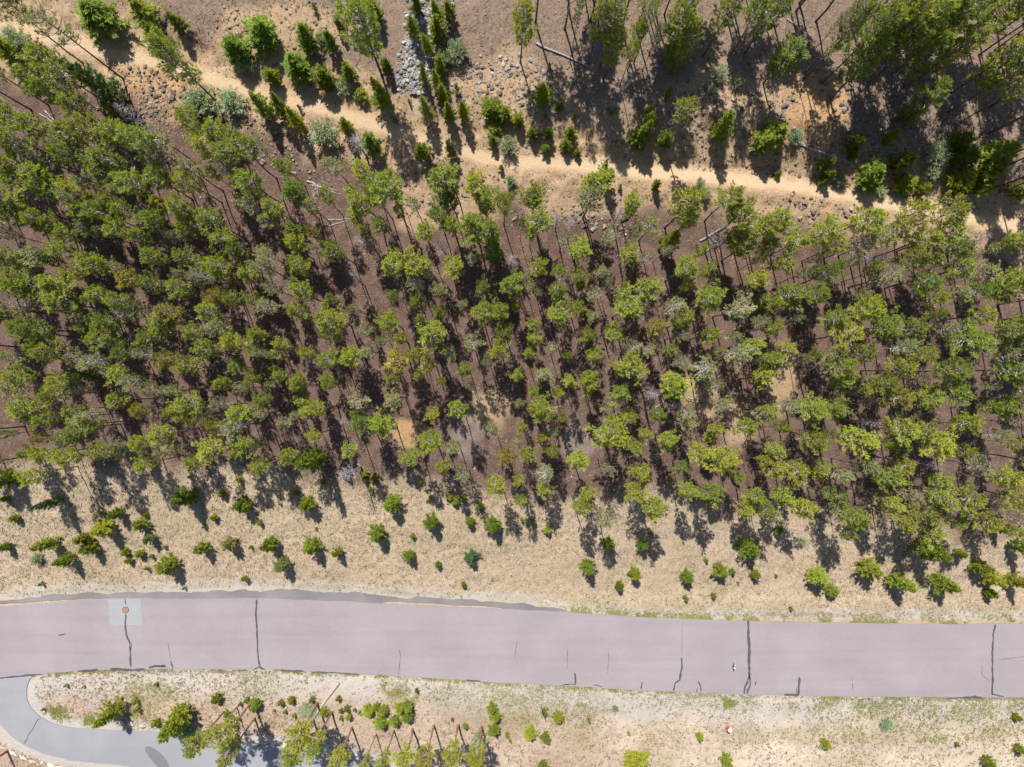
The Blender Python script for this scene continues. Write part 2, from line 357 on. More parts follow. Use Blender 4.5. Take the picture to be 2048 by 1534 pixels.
M_STAIN = mat_asphalt('darker_sealed_patch', (0.15, 0.148, 0.165), (0.17, 0.168, 0.185), 0.1, (0.20, 0.20, 0.22))

road = tag(strip('road', RT, RB, 220, 12, 0.03, M_ROAD), kind='structure')
tag(strip('driveway', DIN, DOUT, 130, 10, 0.024, M_DRIVE), kind='structure')
shn = np.vstack([SH[SH[:, 0] <= 1100], [(1130, 1221), (1165, 1228)]])
rt2 = np.array([(u, line_v(RT, np.array([u]))[0] + np.interp(u, [0, 180, 330, 740, 775, 990, 1040], [-5, -3, 6, 6, -4, -4, 6])) for u in np.linspace(-400, 1165, 90)])
def ragged(L, amp, seed, n=140):
    L = np.asarray(L, float); u = np.linspace(L[0, 0], L[-1, 0], n); v = np.interp(u, L[:, 0], L[:, 1]); v += amp * vnoise(u, u * 0, 22, seed) + amp * 0.6 * vnoise(u, u * 0, 8, seed + 1)
    return np.stack([u, v], -1)
shoulder = strip('road_shoulder', ragged(shn, 3.6, 90), ragged(rt2, 0.4, 92), 200, 3, 0.012, M_OLD); tag(shoulder, kind='structure')

def ribbon(name, pts, wpx, dz, mat, parent, jit=0.35):
    """flat band along a pixel polyline"""
    P = np.asarray(pts, float); s = np.r_[0, np.cumsum(np.hypot(*np.diff(P, axis=0).T))]; n = max(4, int(s[-1] / 3)); t = np.linspace(0, s[-1], n)
    u = np.interp(t, s, P[:, 0]) + jit * 2 * vnoise(t, t * 0 + P[0, 0], 7, 95); v = np.interp(t, s, P[:, 1]) + jit * 2 * vnoise(t, t * 0 + P[0, 1], 9, 96)
    du, dv = np.gradient(u), np.gradient(v); L = np.hypot(du, dv) + 1e-9; w = wpx * 0.5 * (1 + 0.45 * vnoise(t, t * 0 + P[0, 0], 6, 97)); w[0] *= 0.5; w[-1] *= 0.5
    R = []
    for sgn in (-1, 1):
        x, y, D = ground_px(u - sgn * dv / L * w, v + sgn * du / L * w); R.append(np.stack([x, y, smooth_z(x, y) + dz], -1))
    V = np.vstack(R); i = np.arange(n - 1); F = np.stack([i, i + n, i + n + 1, i + 1], -1)
    me = to_mesh(name, V, F, [mat]); 
    o = link(name, me, parent)
    return o
CR = [([(250,1198),(252,1209)],2.4),([(252,1228),(251,1250),(253,1270),(259,1283),(261,1300),(262,1333)],3.2),([(258,1281),(264,1288),(262,1300)],1.6),
      ([(514,1199),(512,1230),(515,1270),(516,1310),(520,1334),(530,1338)],3.4),([(519,1333),(508,1338)],2.4),
      ([(117,1271),(131,1268)],3.0),([(0,1356),(40,1352),(82,1348)],3.0),([(156,1341),(175,1341),(196,1339)],3.6),([(221,1338),(240,1337),(256,1340),(290,1338)],4.2),([(298,1335),(312,1331),(332,1333)],4.0),([(320,1333),(331,1328)],1.8),
      ([(341,1320),(347,1337)],2.6),([(336,1283),(341,1318)],0.9),([(560,1339),(585,1341),(608,1342)],3.0),([(632,1343),(700,1347),(716,1348)],2.0),([(798,1298),(801,1312),(797,1350)],0.9),
      ([(1496,1240),(1496,1262),(1498,1290),(1498,1330),(1499,1352)],5.0),([(1499,1350),(1494,1362),(1490,1374),(1488,1388)],3.4),([(1499,1352),(1500,1368),(1494,1388)],3.4),([(1492,1368),(1499,1363)],1.8),([(1491,1379),(1496,1377)],1.6),
      ([(1363,1315),(1364,1332),(1361,1345),(1359,1362)],4.0),([(1359,1360),(1350,1366),(1347,1382)],3.2),([(1396,1362),(1401,1372),(1402,1383)],2.4),([(1394,1375),(1393,1385)],1.6),
      ([(1149,1345),(1151,1360),(1150,1370)],3.0),([(1122,1370),(1150,1368)],2.0),([(1187,1368),(1204,1374)],2.2),([(1284,1363),(1282,1378)],2.4),([(1512,1362),(1510,1371)],2.2),([(1135,1297),(1134,1340)],0.8),([(1217,1305),(1215,1350)],0.7),
      ([(1599,1354),(1597,1375),(1597,1389)],4.6),([(1593,1375),(1593,1388)],1.6),([(1569,1389),(1598,1389)],4.4),([(1705,1365),(1705,1378)],2.2),([(1704,1350),(1705,1363)],0.7),
      ([(1990,1249),(1986,1270),(1984,1312),(1985,1350),(1984,1390)],3.4),([(1984,1388),(2008,1393)],2.4),([(1925,1395),(1950,1393),(1964,1395)],4.0),([(1890,1396),(1925,1395)],2.0),([(2000,1318),(2048,1313)],1.0),([(1963,1330),(1964,1350),(1980,1363)],0.7),
      ([(932,1360),(960,1362)],2.4),([(1035,1280),(1029,1315)],0.8),([(1364,1255),(1363,1310)],0.6)]
for pts, w in CR: ribbon('crack_seal', pts, w, 0.040, M_TAR, road)
drive = bpy.data.objects['driveway']
ribbon('crack_seal', [(82,1436),(75,1441),(63,1463),(56,1470),(55,1476),(48,1488)], 1.4, 0.034, M_TAR, drive)

def px_patch(name, poly, dz, mat, parent, sub=3):
    P = np.asarray(poly, float); x, y, D = ground_px(P[:, 0], P[:, 1]); n = len(P)
    V = np.stack([x, y, smooth_z(x, y) + dz], -1); c = V.mean(0); c[2] = smooth_z(c[0], c[1]) + dz
    V = np.vstack([V, c]); F = np.array([(i, (i + 1) % n, n) for i in range(n)])
    if np.cross((V[1] - V[0])[:2], (V[-1] - V[0])[:2]) < 0: F = F[:, ::-1]
    return link(name, to_mesh(name, V, F, [mat]), parent)
px_patch('concrete_patch', [(217,1199),(250,1198),(281,1197),(283,1222),(285,1246),(284,1249),(255,1250),(224,1251),(219,1245),(218,1222)], 0.034, M_PATCH, road)
px_patch('sealed_patch', [(291,1502),(290,1497),(292,1493.5),(296,1492),(302,1493),(309,1496.5),(318,1503),(327,1512),(334,1522),(340,1534),(343,1545),(326,1545),(316,1534),(306,1523),(297,1512)], 0.029, M_STAIN, drive)
# manhole: iron ring and rusty lid set in the concrete patch
mx, my, _ = [float(q) for q in ground_px(np.array(251.5), np.array(1219.5))]
man = tag(link('manhole_cover', None, loc=(mx, my, 0.036)), 'round rusty manhole cover set in the pale square patch of the road', 'manhole cover')
def mat_plain(name, col, rough=0.6, spec=0.4, metal=0.0, n=20, dark=0.75):
    g = NG(name); co = g.wpos(); nn = g.noise(co, n, 4); c = g.mix(g.ramp(nn, 0.35, 0.7), col, tuple(q * dark for q in col)); return g.fin(g.princ(c, rough, spec, g.bump(nn, 0.3, 0.01), metal))
M_RUST = mat_plain('rusty_iron', (0.24, 0.135, 0.085), 0.8, 0.2); M_IRON = mat_plain('dark_iron', (0.09, 0.065, 0.06), 0.7, 0.3)
b = MB(); b.lathe([(0.27, 0.0), (0.27, 0.018), (0.33, 0.018), (0.345, 0.0)], 28); link('rim', b.mesh('rim', [M_IRON]), man)
b = MB(); b.lathe([(0.001, 0.012), (0.258, 0.012), (0.262, 0.0)], 28)
for k in range(6):
    for j in range(6):
        px_, py_ = (k - 2.5) * 0.075, (j - 2.5) * 0.075
        if math.hypot(px_, py_) < 0.22: b.box(px_ - 0.02, px_ + 0.02, py_ - 0.02, py_ + 0.02, 0.011, 0.018)
link('lid', b.mesh('lid', [M_RUST]), man)
# ------------------------------------------------------------------ plant templates (a handful of each kind, copied below)
UP = Vector((0, 0, 1))
def rdir(R, s=1.0): return Vector((R.gauss(0, s), R.gauss(0, s), R.gauss(0, s)))
def tuft(b, R, p, d, ln, n, w, spread=0.75, dark=0.25, m=0):
    base = 1.08 - dark * R.random(); warm = R.uniform(-0.08, 0.10)
    for _ in range(n):
        v = (d + rdir(R, spread)); v.z += 0.25; v.normalize(); L = ln * R.uniform(0.7, 1.2)
        side = v.cross(Vector((-0.15, 0.45, 1.0)) + rdir(R, 0.42)); side = side.normalized() * (w * 0.5) if side.length > 1e-4 else Vector((w * 0.5, 0, 0))
        q = base * R.uniform(0.85, 1.15); col = (q * (1 + warm), q, q * (1 - warm))
        o = p + rdir(R, 0.025); b.tri(tuple(o - side), tuple(o + side), tuple(o + v * L), col, m)
def pine(seed, sparse=0.0, H=9.0, R0=1.42, lo=0.55, limb=(3.4, 3.8, 4.5), thick=1.0):
    """tall pine: long bare pole with grey stubs, rounded uneven crown in the top third"""
    R = random.Random(seed); t, c = MB(), MB()
    lean = Vector((R.gauss(0, 0.18), R.gauss(0, 0.18), 0)); kink = Vector((R.gauss(0, 0.06), R.gauss(0, 0.06), 0))
    axis = lambda f: Vector((0, 0, H * f)) + lean * f * f + kink * math.sin(f * 6)
    fs = [0, 0.04, 0.2, 0.4, 0.6, 0.8, 0.97]; t.tube([axis(f) for f in fs], [thick * q for q in (0.115, 0.08, 0.07, 0.062, 0.048, 0.028, 0.008)], 7)
    lop = R.uniform(0, 6.28); ga = R.uniform(0, 6.28); nb = int(52 * max(1.0, (1 - lo) / 0.45) * 1.05)
    for k in range(nb):
        f = k / (nb - 1); hz = lo + (0.985 - lo) * f ** 0.9
        ga += 2.4 + R.uniform(-0.5, 0.5); prof = (0.45 + 1.1 * f) if f < 0.35 else (1.0 - ((f - 0.35) / 0.65) ** 2.0 * 0.86)
        L = R0 * min(prof, 1) * R.uniform(0.5, 1.25) * (1 + 0.24 * math.cos(ga - lop))
        up = lerp(0.10, 0.95, f) + R.uniform(-0.15, 0.25); d = Vector((math.cos(ga), math.sin(ga), up)).normalized()
        o = axis(hz); tip = o + d * L + Vector((0, 0, 0.10 * L)); mid = o + d * L * 0.5 + Vector((R.gauss(0, 0.05), R.gauss(0, 0.05), -0.03))
        bare = R.random() < 0.16 + 0.34 * sparse
        gy_ = limb if (bare or R.random() < 0.6) else (1.2, 1.15, 1.1)
        t.tube([o, mid, tip], [0.032, 0.024, 0.010], 3, gy_)
        if bare:
            for _ in range(5):
                q = lerp(mid, tip, R.random()); t.tube([q, q + (d + rdir(R, 0.6)).normalized() * R.uniform(0.15, 0.4)], [0.009, 0.003], 3, gy_)
            continue
        ns = max(5, int(L * R.uniform(11.0, 14.0) * (1 - 0.36 * sparse)))
        for s in range(ns):
            a = lerp(0.44, 1.04, (s + R.random()) / ns); q = lerp(lerp(o, mid, min(a * 2, 1)), tip, max(a * 2 - 1, 0)); out = 0.38 * (1.15 - a) + 0.10
            side = d.cross(UP).normalized() * R.uniform(-1, 1) * out * (0.7 + L * 0.4) + Vector((0, 0, R.uniform(-0.02, 0.14)))
            p = q + side
            if abs(side.length) > 0.12: t.tube([q, p], [0.013, 0.006], 3, gy_)
            dd = (d * 0.7 + side.normalized() * 0.5 + UP * 0.35).normalized()
            tuft(c, R, p, dd, R.uniform(0.15, 0.26), 9, 0.056)
    for k in range(R.randint(9, 15)):          # dead stubs on the bare pole
        hz = R.uniform(0.22, lo + 0.05); a = R.uniform(0, 6.28); d = Vector((math.cos(a), math.sin(a), R.uniform(-0.25, 0.2))); L = R.uniform(0.25, 0.95)
        o = axis(hz); t.tube([o, o + d * L * 0.6, o + d * L + Vector((0, 0, -0.08))], [0.013, 0.009, 0.003], 3, (2.0, 2.1, 2.4))
    return t, c
def cone(seed, H=4.0, R0=0.95, nb=60, dens=9.0, lo=0.05, tl=0.2, tn=7, slim=0.85):
    """young conifer in foliage down to the ground"""
    R = random.Random(seed); t, c = MB(), MB(); lean = Vector((R.gauss(0, 0.03 * H), R.gauss(0, 0.03 * H), 0))
    axis = lambda f: Vector((0, 0, H * f)) + lean * f * f
    t.tube([axis(f) for f in (0, 0.3, 0.65, 0.97)], [0.022 * H ** 0.7 + 0.01, 0.016 * H ** 0.7, 0.010 * H ** 0.7, 0.004], 5)
    ga = R.uniform(0, 6); lop = R.uniform(0, 6.28)
    for k in range(nb):
        f = k / (nb - 1); nw = max(6, nb // 6); f = lerp(f, round(f * nw) / nw, 0.8); hz = lo + (0.97 - lo) * f; ga += 1.13 + R.uniform(-0.3, 0.3)
        L = R0 * ((1 - f) ** slim * 0.92 + 0.08) * R.uniform(0.5, 1.25) * (1 + 0.28 * math.cos(ga - lop)) * min(1, 0.62 + f * 3)
        d = Vector((math.cos(ga), math.sin(ga), lerp(0.15, 0.8, f) + R.uniform(-0.1, 0.2))).normalized(); o = axis(hz); tip = o + d * L
        t.tube([o, tip], [0.012, 0.004], 3)
        ns = max(2, int(L * dens))
        for s in range(ns):
            a = lerp(0.3, 1.0, (s + R.random()) / ns); q = lerp(o, tip, a); sd = d.cross(UP).normalized() * R.uniform(-1, 1) * 0.3 * (1.1 - a) * L
            tuft(c, R, q + sd, (d + sd).normalized() * 0.8 + UP * 0.4, tl * R.uniform(0.75, 1.3), tn + 3, tl * 0.27, 0.75)
    tuft(c, R, axis(0.97), UP, tl, tn + 2, tl * 0.27, 0.4)
    return t, c
def willow(seed, H=1.5, R0=1.2):
    """many stemmed round shrub with small pale leaves"""
    R = random.Random(seed); t, c = MB(), MB()
    for k in range(46):
        a = R.uniform(0, 6.28); e = R.random() ** 0.6; d = Vector((math.cos(a) * e * R0, math.sin(a) * e * R0, H * math.sqrt(max(0.05, 1 - 0.75 * e * e)) * R.uniform(0.75, 1.1)))
        mid = d * 0.5 + Vector((0, 0, 0.12)); t.tube([Vector((R.gauss(0, .08), R.gauss(0, .08), 0)), mid, d], [0.016, 0.011, 0.003], 3)
        for s in range(72):
            f = R.uniform(0.3, 1.02); q = lerp(mid, d, max(0, f * 2 - 1)) if f > 0.5 else lerp(Vector((0, 0, 0)), mid, f * 2); q = q + rdir(R, 0.09)
            v = (d.normalized() + rdir(R, 0.6)).normalized(); L = R.uniform(0.09, 0.17); sd = v.cross(Vector((-0.15, 0.45, 1.0)) + rdir(R, 0.6)).normalized() * 0.032; g_ = R.uniform(0.7, 1.2)
            c.tri(tuple(q - sd), tuple(q + sd), tuple(q + v * L), (g_, g_, g_ * R.uniform(0.9, 1.15)))
    return t, c
def snag(seed, H=7.0, R0=0.9, lo=0.45, nb=42):
    """dead standing pine: bare grey pole with fine bare branches"""
    R = random.Random(seed); t, c = MB(), MB(); lean = Vector((R.gauss(0, 0.25), R.gauss(0, 0.25), 0)); axis = lambda f: Vector((0, 0, H * f)) + lean * f * f
    t.tube([axis(f) for f in (0, 0.3, 0.6, 0.98)], [0.10, 0.08, 0.055, 0.008], 6); ga = 0
    for k in range(nb):
        f = k / (nb - 1); hz = lo + (0.97 - lo) * f; ga += 2.4 + R.uniform(-0.5, 0.5); L = R0 * (1 - 0.7 * f) * R.uniform(0.6, 1.2); o = axis(hz)
        d = Vector((math.cos(ga), math.sin(ga), R.uniform(-0.2, 0.5))).normalized(); tip = o + d * L; c.tube([o, tip], [0.013, 0.004], 3)
        for _ in range(7):
            q = lerp(o, tip, R.uniform(0.25, 0.95)); v = (d + rdir(R, 0.55)).normalized(); c.tube([q, q + v * R.uniform(0.12, 0.42)], [0.007, 0.003], 3)
    return t, c
TPL = {}
def add_tpl(kind, builder, n, TH, TR, mats, **kw):
    TPL[kind] = []
    for i in range(n):
        t, c = builder(hash_seed(kind, i), **kw)
        TPL[kind].append(dict(H=TH, R=TR, t=t.mesh(kind + '_trunk', [mats[0]]), c=c.mesh(kind + '_crown', [mats[1]]), ta=t.arrays(), ca=c.arrays()))
def hash_seed(k, i): return sum(ord(ch) * (j + 3) for j, ch in enumerate(k)) * 31 + i
add_tpl('pine', pine, 10, 9.0, 1.26, (M_BARK, M_FOL))
add_tpl('thin', pine, 6, 9.0, 1.26, (M_BARK, M_FOL), sparse=0.75)
add_tpl('tall', pine, 5, 9.0, 1.26, (M_BARK, M_FOL), lo=0.36)
add_tpl('warm', pine, 4, 9.0, 1.12, (M_BARK, M_FOL), lo=0.5, limb=(1.3, 1.9, 2.6), thick=1.55)
add_tpl('cone', cone, 6, 4.5, 1.06, (M_BARK, M_FOL), H=4.5, R0=1.2, nb=90, dens=9.5, tl=0.26, slim=0.75)
add_tpl('bush', cone, 6, 2.6, 0.8, (M_BARK, M_FOL), H=2.6, R0=0.88, nb=70, dens=11.0, slim=0.55, tl=0.23)
add_tpl('seed', cone, 4, 1.0, 0.4, (M_BARK, M_FOL), H=1.0, R0=0.4, nb=26, dens=11.0, tl=0.18, tn=7, slim=0.6)
add_tpl('willow', willow, 4, 1.5, 1.08, (M_DEAD, M_LEAF))
add_tpl('snag', snag, 4, 7.0, 0.9, (M_DEAD, M_DEAD))

FOLC = {'g': (0.236, 0.285, 0.042), 'd': (0.175, 0.245, 0.034), 'y': (0.290, 0.328, 0.040), 'p': (0.275, 0.300, 0.115), 'b': (0.110, 0.195, 0.085), 'w': (0.26, 0.32, 0.185), 'o': (0.270, 0.240, 0.034)}
LOOK = {'g': 'green', 'd': 'deep green', 'y': 'yellow-green', 'p': 'sparse grey-green', 'b': 'blue-green', 'w': 'grey-green', 'o': 'yellowish'}
# crowns read off the photograph, tile by tile: x,y,radius in a tile enlarged 3.933 times; kind P pine, T tall pine, C young conifer, B blue spruce, W willow, S dead snag; colour; height in metres if known
TILES = {
(0, 0): """70,60,110,Pg,11 420,190,130,Pp,11.5 1370,480,130,Tg,11 780,110,170,Cd,4.5 1130,110,110,Cg,5 1220,260,70,Cg,4 1390,190,60,Cg,3.5 1840,410,120,Cd,4.5 800,690,110,Bb,7.5
 100,300,115,W 1560,800,150,W 1800,790,115,W 1930,500,80,W 330,430,115,Pg 480,560,110,Pg 230,640,120,Pg 390,720,130,Pg 90,410,95,Cg,4 620,840,110,Pg 900,870,55,Cy,3 1010,900,80,S,6
 50,900,120,Pg 280,960,120,Pg 700,1010,130,Pg 930,1000,130,Pg 1080,1130,130,Pg 1250,1080,110,Pp 1470,970,105,Pg 1680,1010,115,Py 550,1060,110,Pg 160,1130,140,Pg 330,1240,120,Pp
 60,1290,105,Pg 560,1200,115,Pg 840,1220,120,Pg 830,1360,120,Pg 300,1420,140,Pg 580,1490,110,Py 1000,1430,130,Pg 1220,1400,120,Pg 1320,1240,105,Pp 1500,1330,100,Pp 1620,1190,120,Py 1480,1430,95,Py
 1780,1220,100,Pg 1920,1180,115,Pg 1950,1400,115,Pg 120,1410,100,Pg 590,740,90,Pp 700,1420,90,Pp 1760,1340,70,Pp""",
(510, 0): """60,270,150,Cd,4.5 400,320,90,Cd,4.8 330,500,120,Cd,4.5 560,640,95,Cg,3.8 690,660,75,W 730,570,60,Cg,3.5 520,290,50,W 600,330,55,Cd,4 140,610,70,Cy,2.5 840,220,165,Tg,11.5 940,90,80,Cd,4.5 1040,520,50,Cd,3
 1000,770,80,Cg,5 940,670,40,Cg,3 830,730,60,Cy,1.2 1105,950,22,Cg 1430,130,60,Cg,5 1430,240,75,Cg,4.6 1530,120,50,Cg,4 1240,250,55,Cg,4.6 1350,380,55,Cy,4.6 1280,60,50,Cd,4 1590,400,105,W 1480,460,80,W
 1460,530,50,Cg,4 1325,600,42,Cg,5 1420,640,45,Cg,5 1480,760,55,Cg,5 1530,890,55,Cg,5 1630,890,55,Cg,5 1360,880,70,Cp,6 1590,720,28,Cp,2 1215,800,18,Cg 1870,880,90,Cg,3 1960,900,60,Cy,2 1990,1150,85,W
 1890,1020,70,Cy,1 1880,1120,40,Cg,2 540,1040,130,W 200,850,65,Cd,4.5 330,950,65,Cy,4.5 60,850,75,Cg,4.5 800,1110,80,S,5.5 930,1130,85,Cd,4 720,1000,60,Cg,3 1310,1210,65,Cg,3.2 1540,1180,55,Cp,3 345,845,18,Cg
 610,1290,90,Pp 830,1320,95,Py 1010,1400,140,Pg,10.5 1430,1440,120,Pg 1560,1420,90,Pd 1740,1470,100,Py 310,1470,110,Pd 20,1150,80,Pp 220,1300,80,Py 1400,1370,60,W 2010,1430,50,W 1940,1320,25,Co 660,200,40,Cg,3 470,60,25,Cg""",
(1020, 0): """90,170,110,Tg,9.5 550,50,60,Pp,11 700,130,85,Tg,10.5 820,130,105,Tg,11.5 820,340,105,Tg,9 1040,240,70,Pg,8.5 960,400,60,Py,8 1130,90,90,Pp,10.5 1360,130,125,Tg,10.5 1290,430,105,Cy,6 1160,270,60,Pp,8 1400,300,80,Tg,9
 1730,80,100,Tg,10.5 1930,220,40,Pp,9 1960,90,90,Pd,10 1650,580,70,W 1790,650,50,W 260,760,75,Cd,5 385,840,33,Cg 505,920,20,Cg 470,1050,50,Cg,2 430,1150,48,Cg,2 285,1170,40,Cg 530,1210,35,Cg 170,1060,48,Cg,2
 300,1060,42,Cd,2 60,960,60,Cy,2 1090,960,55,Cg,5 1000,1080,80,Cd,5 1060,1050,60,Cg,6 1090,890,45,Cg,3 1220,1110,65,Cd,3.5 1370,850,90,Pg,8 1650,1010,85,Cg,7 1995,1130,90,Cg,4.5 800,880,20,Cd 1240,740,35,Cy,2
 620,1430,115,Py 760,1390,55,Cd,4 740,1340,38,Cd,4 1145,1465,38,Cg,2 200,1510,60,Py 1500,1430,40,W 1540,1510,55,W 870,1460,22,Cg 310,520,20,Cp 1560,460,18,Cy 1590,710,30,W""",
(1528, 0): """90,80,115,Td,10 200,410,120,Td,8 700,220,90,Tg,12 860,260,125,Tg,12 1100,60,125,Tg,12 860,480,130,Td,10 1000,340,115,Tg 1080,160,115,Ty,12 1250,130,120,Tg,12 1230,300,125,Tg,11 1350,440,105,Tg,10 1500,180,130,Tg,12
 1570,330,105,Ty,11 1450,50,125,Tg,12 1650,50,105,Tg,12 1900,80,130,Ty,12 2010,30,100,Tg,12 1950,410,125,Tg,12 1960,560,90,Tg,11 2010,690,75,Py,9 1340,740,110,Td,8 1150,880,85,Cd,6 980,1080,48,Cy,2.5 720,1140,70,Cd,3 770,110,80,Pp,12 640,120,60,Pp,11.5
 1250,470,70,W 1400,1190,100,W 1520,1120,85,Cd,3.5 1560,1260,100,Cd,4 1860,1220,130,Cg,5 1790,1350,110,Cg,4 1550,1460,110,Cy,3.5 1340,1340,75,W 1090,1290,85,Cg,4 890,1270,90,W 850,1400,110,Cd,5 1130,1450,75,Cy,3
 1240,1500,50,Cy,2 490,1290,55,Cg,2.5 480,1390,50,Cg,2.5 590,1400,60,W 110,1360,32,Cg 90,1050,120,Cg,4.5 260,1060,65,W 1980,1500,75,Cg,3 700,1220,32,Cy 920,1500,55,W 1720,1470,70,Cg,3 620,560,35,W 1280,560,60,W""",
(0, 380): """60,60,125,Pg 130,190,125,Pd 360,30,100,Pg 300,220,90,Py 400,270,100,Pg 520,330,90,Pg 560,70,90,Pp 650,150,100,Pg 780,170,90,Pg 700,300,80,Pp 880,90,90,Py 1000,140,100,Pg 950,310,100,Py 820,310,65,Pp
 1240,110,85,Py 1390,140,110,Py 1190,230,90,Pg 1110,380,80,Pg 1480,320,85,Pg 1690,260,120,Pg 1770,380,120,Py 1570,240,50,Po 1870,480,70,Pd 1950,130,90,Pp 1470,520,85,Pg 1700,570,110,Py 1380,370,70,Pp 60,500,100,Pg 270,500,110,Pp
 480,470,85,Py 380,540,75,Pd 110,610,115,Pp 270,730,125,Pg 400,740,125,Pg 150,780,115,Py 100,900,110,Pp 510,900,130,Pg 760,600,105,Py 900,610,80,Pp 1000,680,100,Po 1190,510,90,Pg 1200,750,90,Pg 780,810,100,Py 950,880,90,Pg 1100,930,80,Pp
 1420,780,105,Py 1590,670,95,Pp 1700,830,90,Po 1860,860,85,Pg 1960,690,90,Py 2020,870,70,Pg 830,1030,85,Pd 1000,970,75,Pp 1330,930,105,Po 1290,1020,100,Py 1640,960,105,Pg 1710,1080,95,Pp 1510,1120,85,Pg 300,1080,130,Pd 160,1110,95,Pg
 770,1160,115,Py 690,1100,70,Pg 400,1240,115,Py 880,1180,70,Pp 1160,1150,85,Pg 1270,1110,90,Pg 960,1290,85,Pd 1140,1300,80,Pp 1340,1320,95,Po 1640,1270,90,Pg 1830,1220,95,Py 2010,1110,70,Py 2010,1270,60,Pg 120,1310,90,Pp 180,1450,110,Py
 480,1450,90,Py 600,1330,95,Pp 740,1350,95,Pp 700,1440,50,Cd,4 920,1440,90,Py 1060,1490,80,Pp 1520,1390,95,Pg 1860,1390,70,Pg 1980,1480,70,Py 1750,1500,60,Py 40,1000,80,Pd 570,650,70,Py 640,1010,70,Pp 40,330,70,Pp 1430,660,60,Pp""",
(510, 380): """150,140,100,Pg 310,60,85,Pd 110,250,80,Pp 310,320,75,Pd 440,120,80,Pp 550,60,65,Py 300,440,90,Py 80,500,90,Pp 480,350,60,Po 80,620,95,Pp 350,620,100,Pg 150,780,75,Pp 350,800,95,Pg 640,470,85,Pg 350,930,85,Py
 590,1010,125,Py 90,920,90,Pp 780,930,58,Pp 860,100,125,Py 800,230,70,Py 960,60,90,Pg 1010,270,65,Pd 1310,320,80,Py 1060,610,95,Py 1250,600,110,Py 1270,740,75,Pp 1270,910,65,Pd,7 1450,790,70,Pp 1460,970,58,Pg 1430,200,80,Pd 1540,60,95,Pd
 1540,250,80,Pg 1560,610,90,Py 1630,900,48,Pp 1060,1040,85,Py 850,1110,60,Pp 1800,90,90,Ty 1740,300,115,Tg,10 1860,300,110,Tg,10 1870,460,85,Td,8 1950,120,80,Py 1700,540,58,Pp 1790,740,58,Pg,7 1980,760,90,Pg 1770,970,90,Py 1910,930,90,Py
 1970,1120,80,Pg 1370,1160,125,Py 1690,1200,80,Pp 1530,1280,65,Pp 1930,1270,80,Py 1650,1390,70,Pg 1360,1370,80,Po 1120,1340,105,Po 880,1260,78,Pp 730,1300,95,Py 560,1330,88,Pg 410,1290,60,Py 230,1230,80,Py 20,1130,60,Py 40,1290,65,Pp
 130,1300,55,Pp 200,1450,60,Py 340,1500,65,Py 580,1480,55,Py 830,1410,55,S,4 770,690,50,S,7 880,410,60,S,7.5 1480,460,60,S,7.5 2000,570,55,S,7 480,480,60,Pp 160,1420,40,Cd,3""",
(1020, 380): """190,60,105,Pg 240,230,105,Pg 170,340,55,Py 640,60,115,Pp 970,90,80,Py,8 930,170,50,Py 880,170,65,S,7 1390,120,125,Py,10 1000,300,70,Pp 1130,270,85,Pp 1400,260,85,Py 1240,410,75,Cg,6 1750,60,105,Py,10 1860,170,120,Pg,10 2000,280,115,Py,10
 1790,340,95,Py 1840,450,105,Py 560,440,95,Py 960,480,85,Pg 760,370,70,Pp 470,230,60,S,7 380,220,50,S,6 1060,530,58,Pp 1380,610,98,Py 1570,630,68,Pg 1960,740,85,Py 1600,840,118,Pg 200,610,78,Py 150,760,50,Pp 540,670,80,Pg 570,750,50,Pd,7
 720,640,65,Pp 640,840,60,Pp 370,770,78,Pg 360,980,90,Py 520,900,78,Pg 170,1040,58,Py 30,820,65,Pg 1030,760,100,Pg 890,760,42,Py 910,930,118,Py 1310,920,85,Pp 1380,1030,95,Py 1350,1140,58,Pp 1140,1100,78,Po 810,1130,85,Pg 610,1140,68,Py
 640,1300,72,Py 340,1230,58,Pp 140,1290,58,Py 960,1250,80,Pp 940,1380,120,Py 60,1460,58,Py 260,1440,72,Pp 460,1480,58,Py 620,1500,78,Py 1340,1360,72,Pp 1260,1500,105,Py 1570,1140,70,Py 1540,1410,105,Pp 1790,930,105,Pp 1780,1280,110,Pp
 1880,1210,75,Py 1750,1150,58,Pp 1980,870,60,Pg 1980,1040,68,Pp 2000,1330,58,Py 1980,1480,85,Py 770,720,45,Pp 20,590,45,S,6 1640,390,70,S,6""",
(1528, 380): """120,210,120,Pg,10 40,400,78,Py 260,400,95,Py 140,560,88,Py 500,320,115,Py,10 560,450,88,Py 800,230,115,Py,10 760,420,105,Pp 900,390,105,Pp 1170,210,105,Py,10 1060,330,95,Py 1230,400,105,Py 1130,510,85,Pg 1450,190,105,Py,10
 1450,340,120,Pg 1520,460,95,Pd 1290,560,85,Pg 960,680,110,Pp 1270,690,110,Pd 870,640,65,Pg 1540,620,95,Pg 1700,650,88,Pp 1930,690,120,Pg 1890,780,100,Pg 1990,430,80,Py 1870,450,70,Py 510,660,95,Pd 450,800,85,Pg 210,830,105,Pg 40,900,60,Py
 1310,850,78,Py 1650,800,88,Pd 1500,800,75,Pp 800,950,105,Py 1700,990,85,Py 560,1010,95,Pg 660,1130,115,Py 960,1060,110,Pg 1180,1120,105,Pg 1430,1080,78,Pp 1590,1190,125,Pg 1960,1100,105,Pg 1990,1210,78,Pg 50,1080,70,Py 180,1250,70,Py
 80,1340,80,Pg 780,1310,88,Pg 560,1380,115,Pg 410,1320,58,Pd 1090,1240,85,Pp 1290,1300,78,Py 1100,1410,95,Py 1480,1420,105,Pg 960,1480,85,Pg 1920,1420,115,Pd 1890,1300,70,Pp 820,1490,58,Pp 620,1500,80,Pg 1690,420,70,S,6 860,520,60,S,6 1600,540,60,Pp 330,650,60,Pd""",
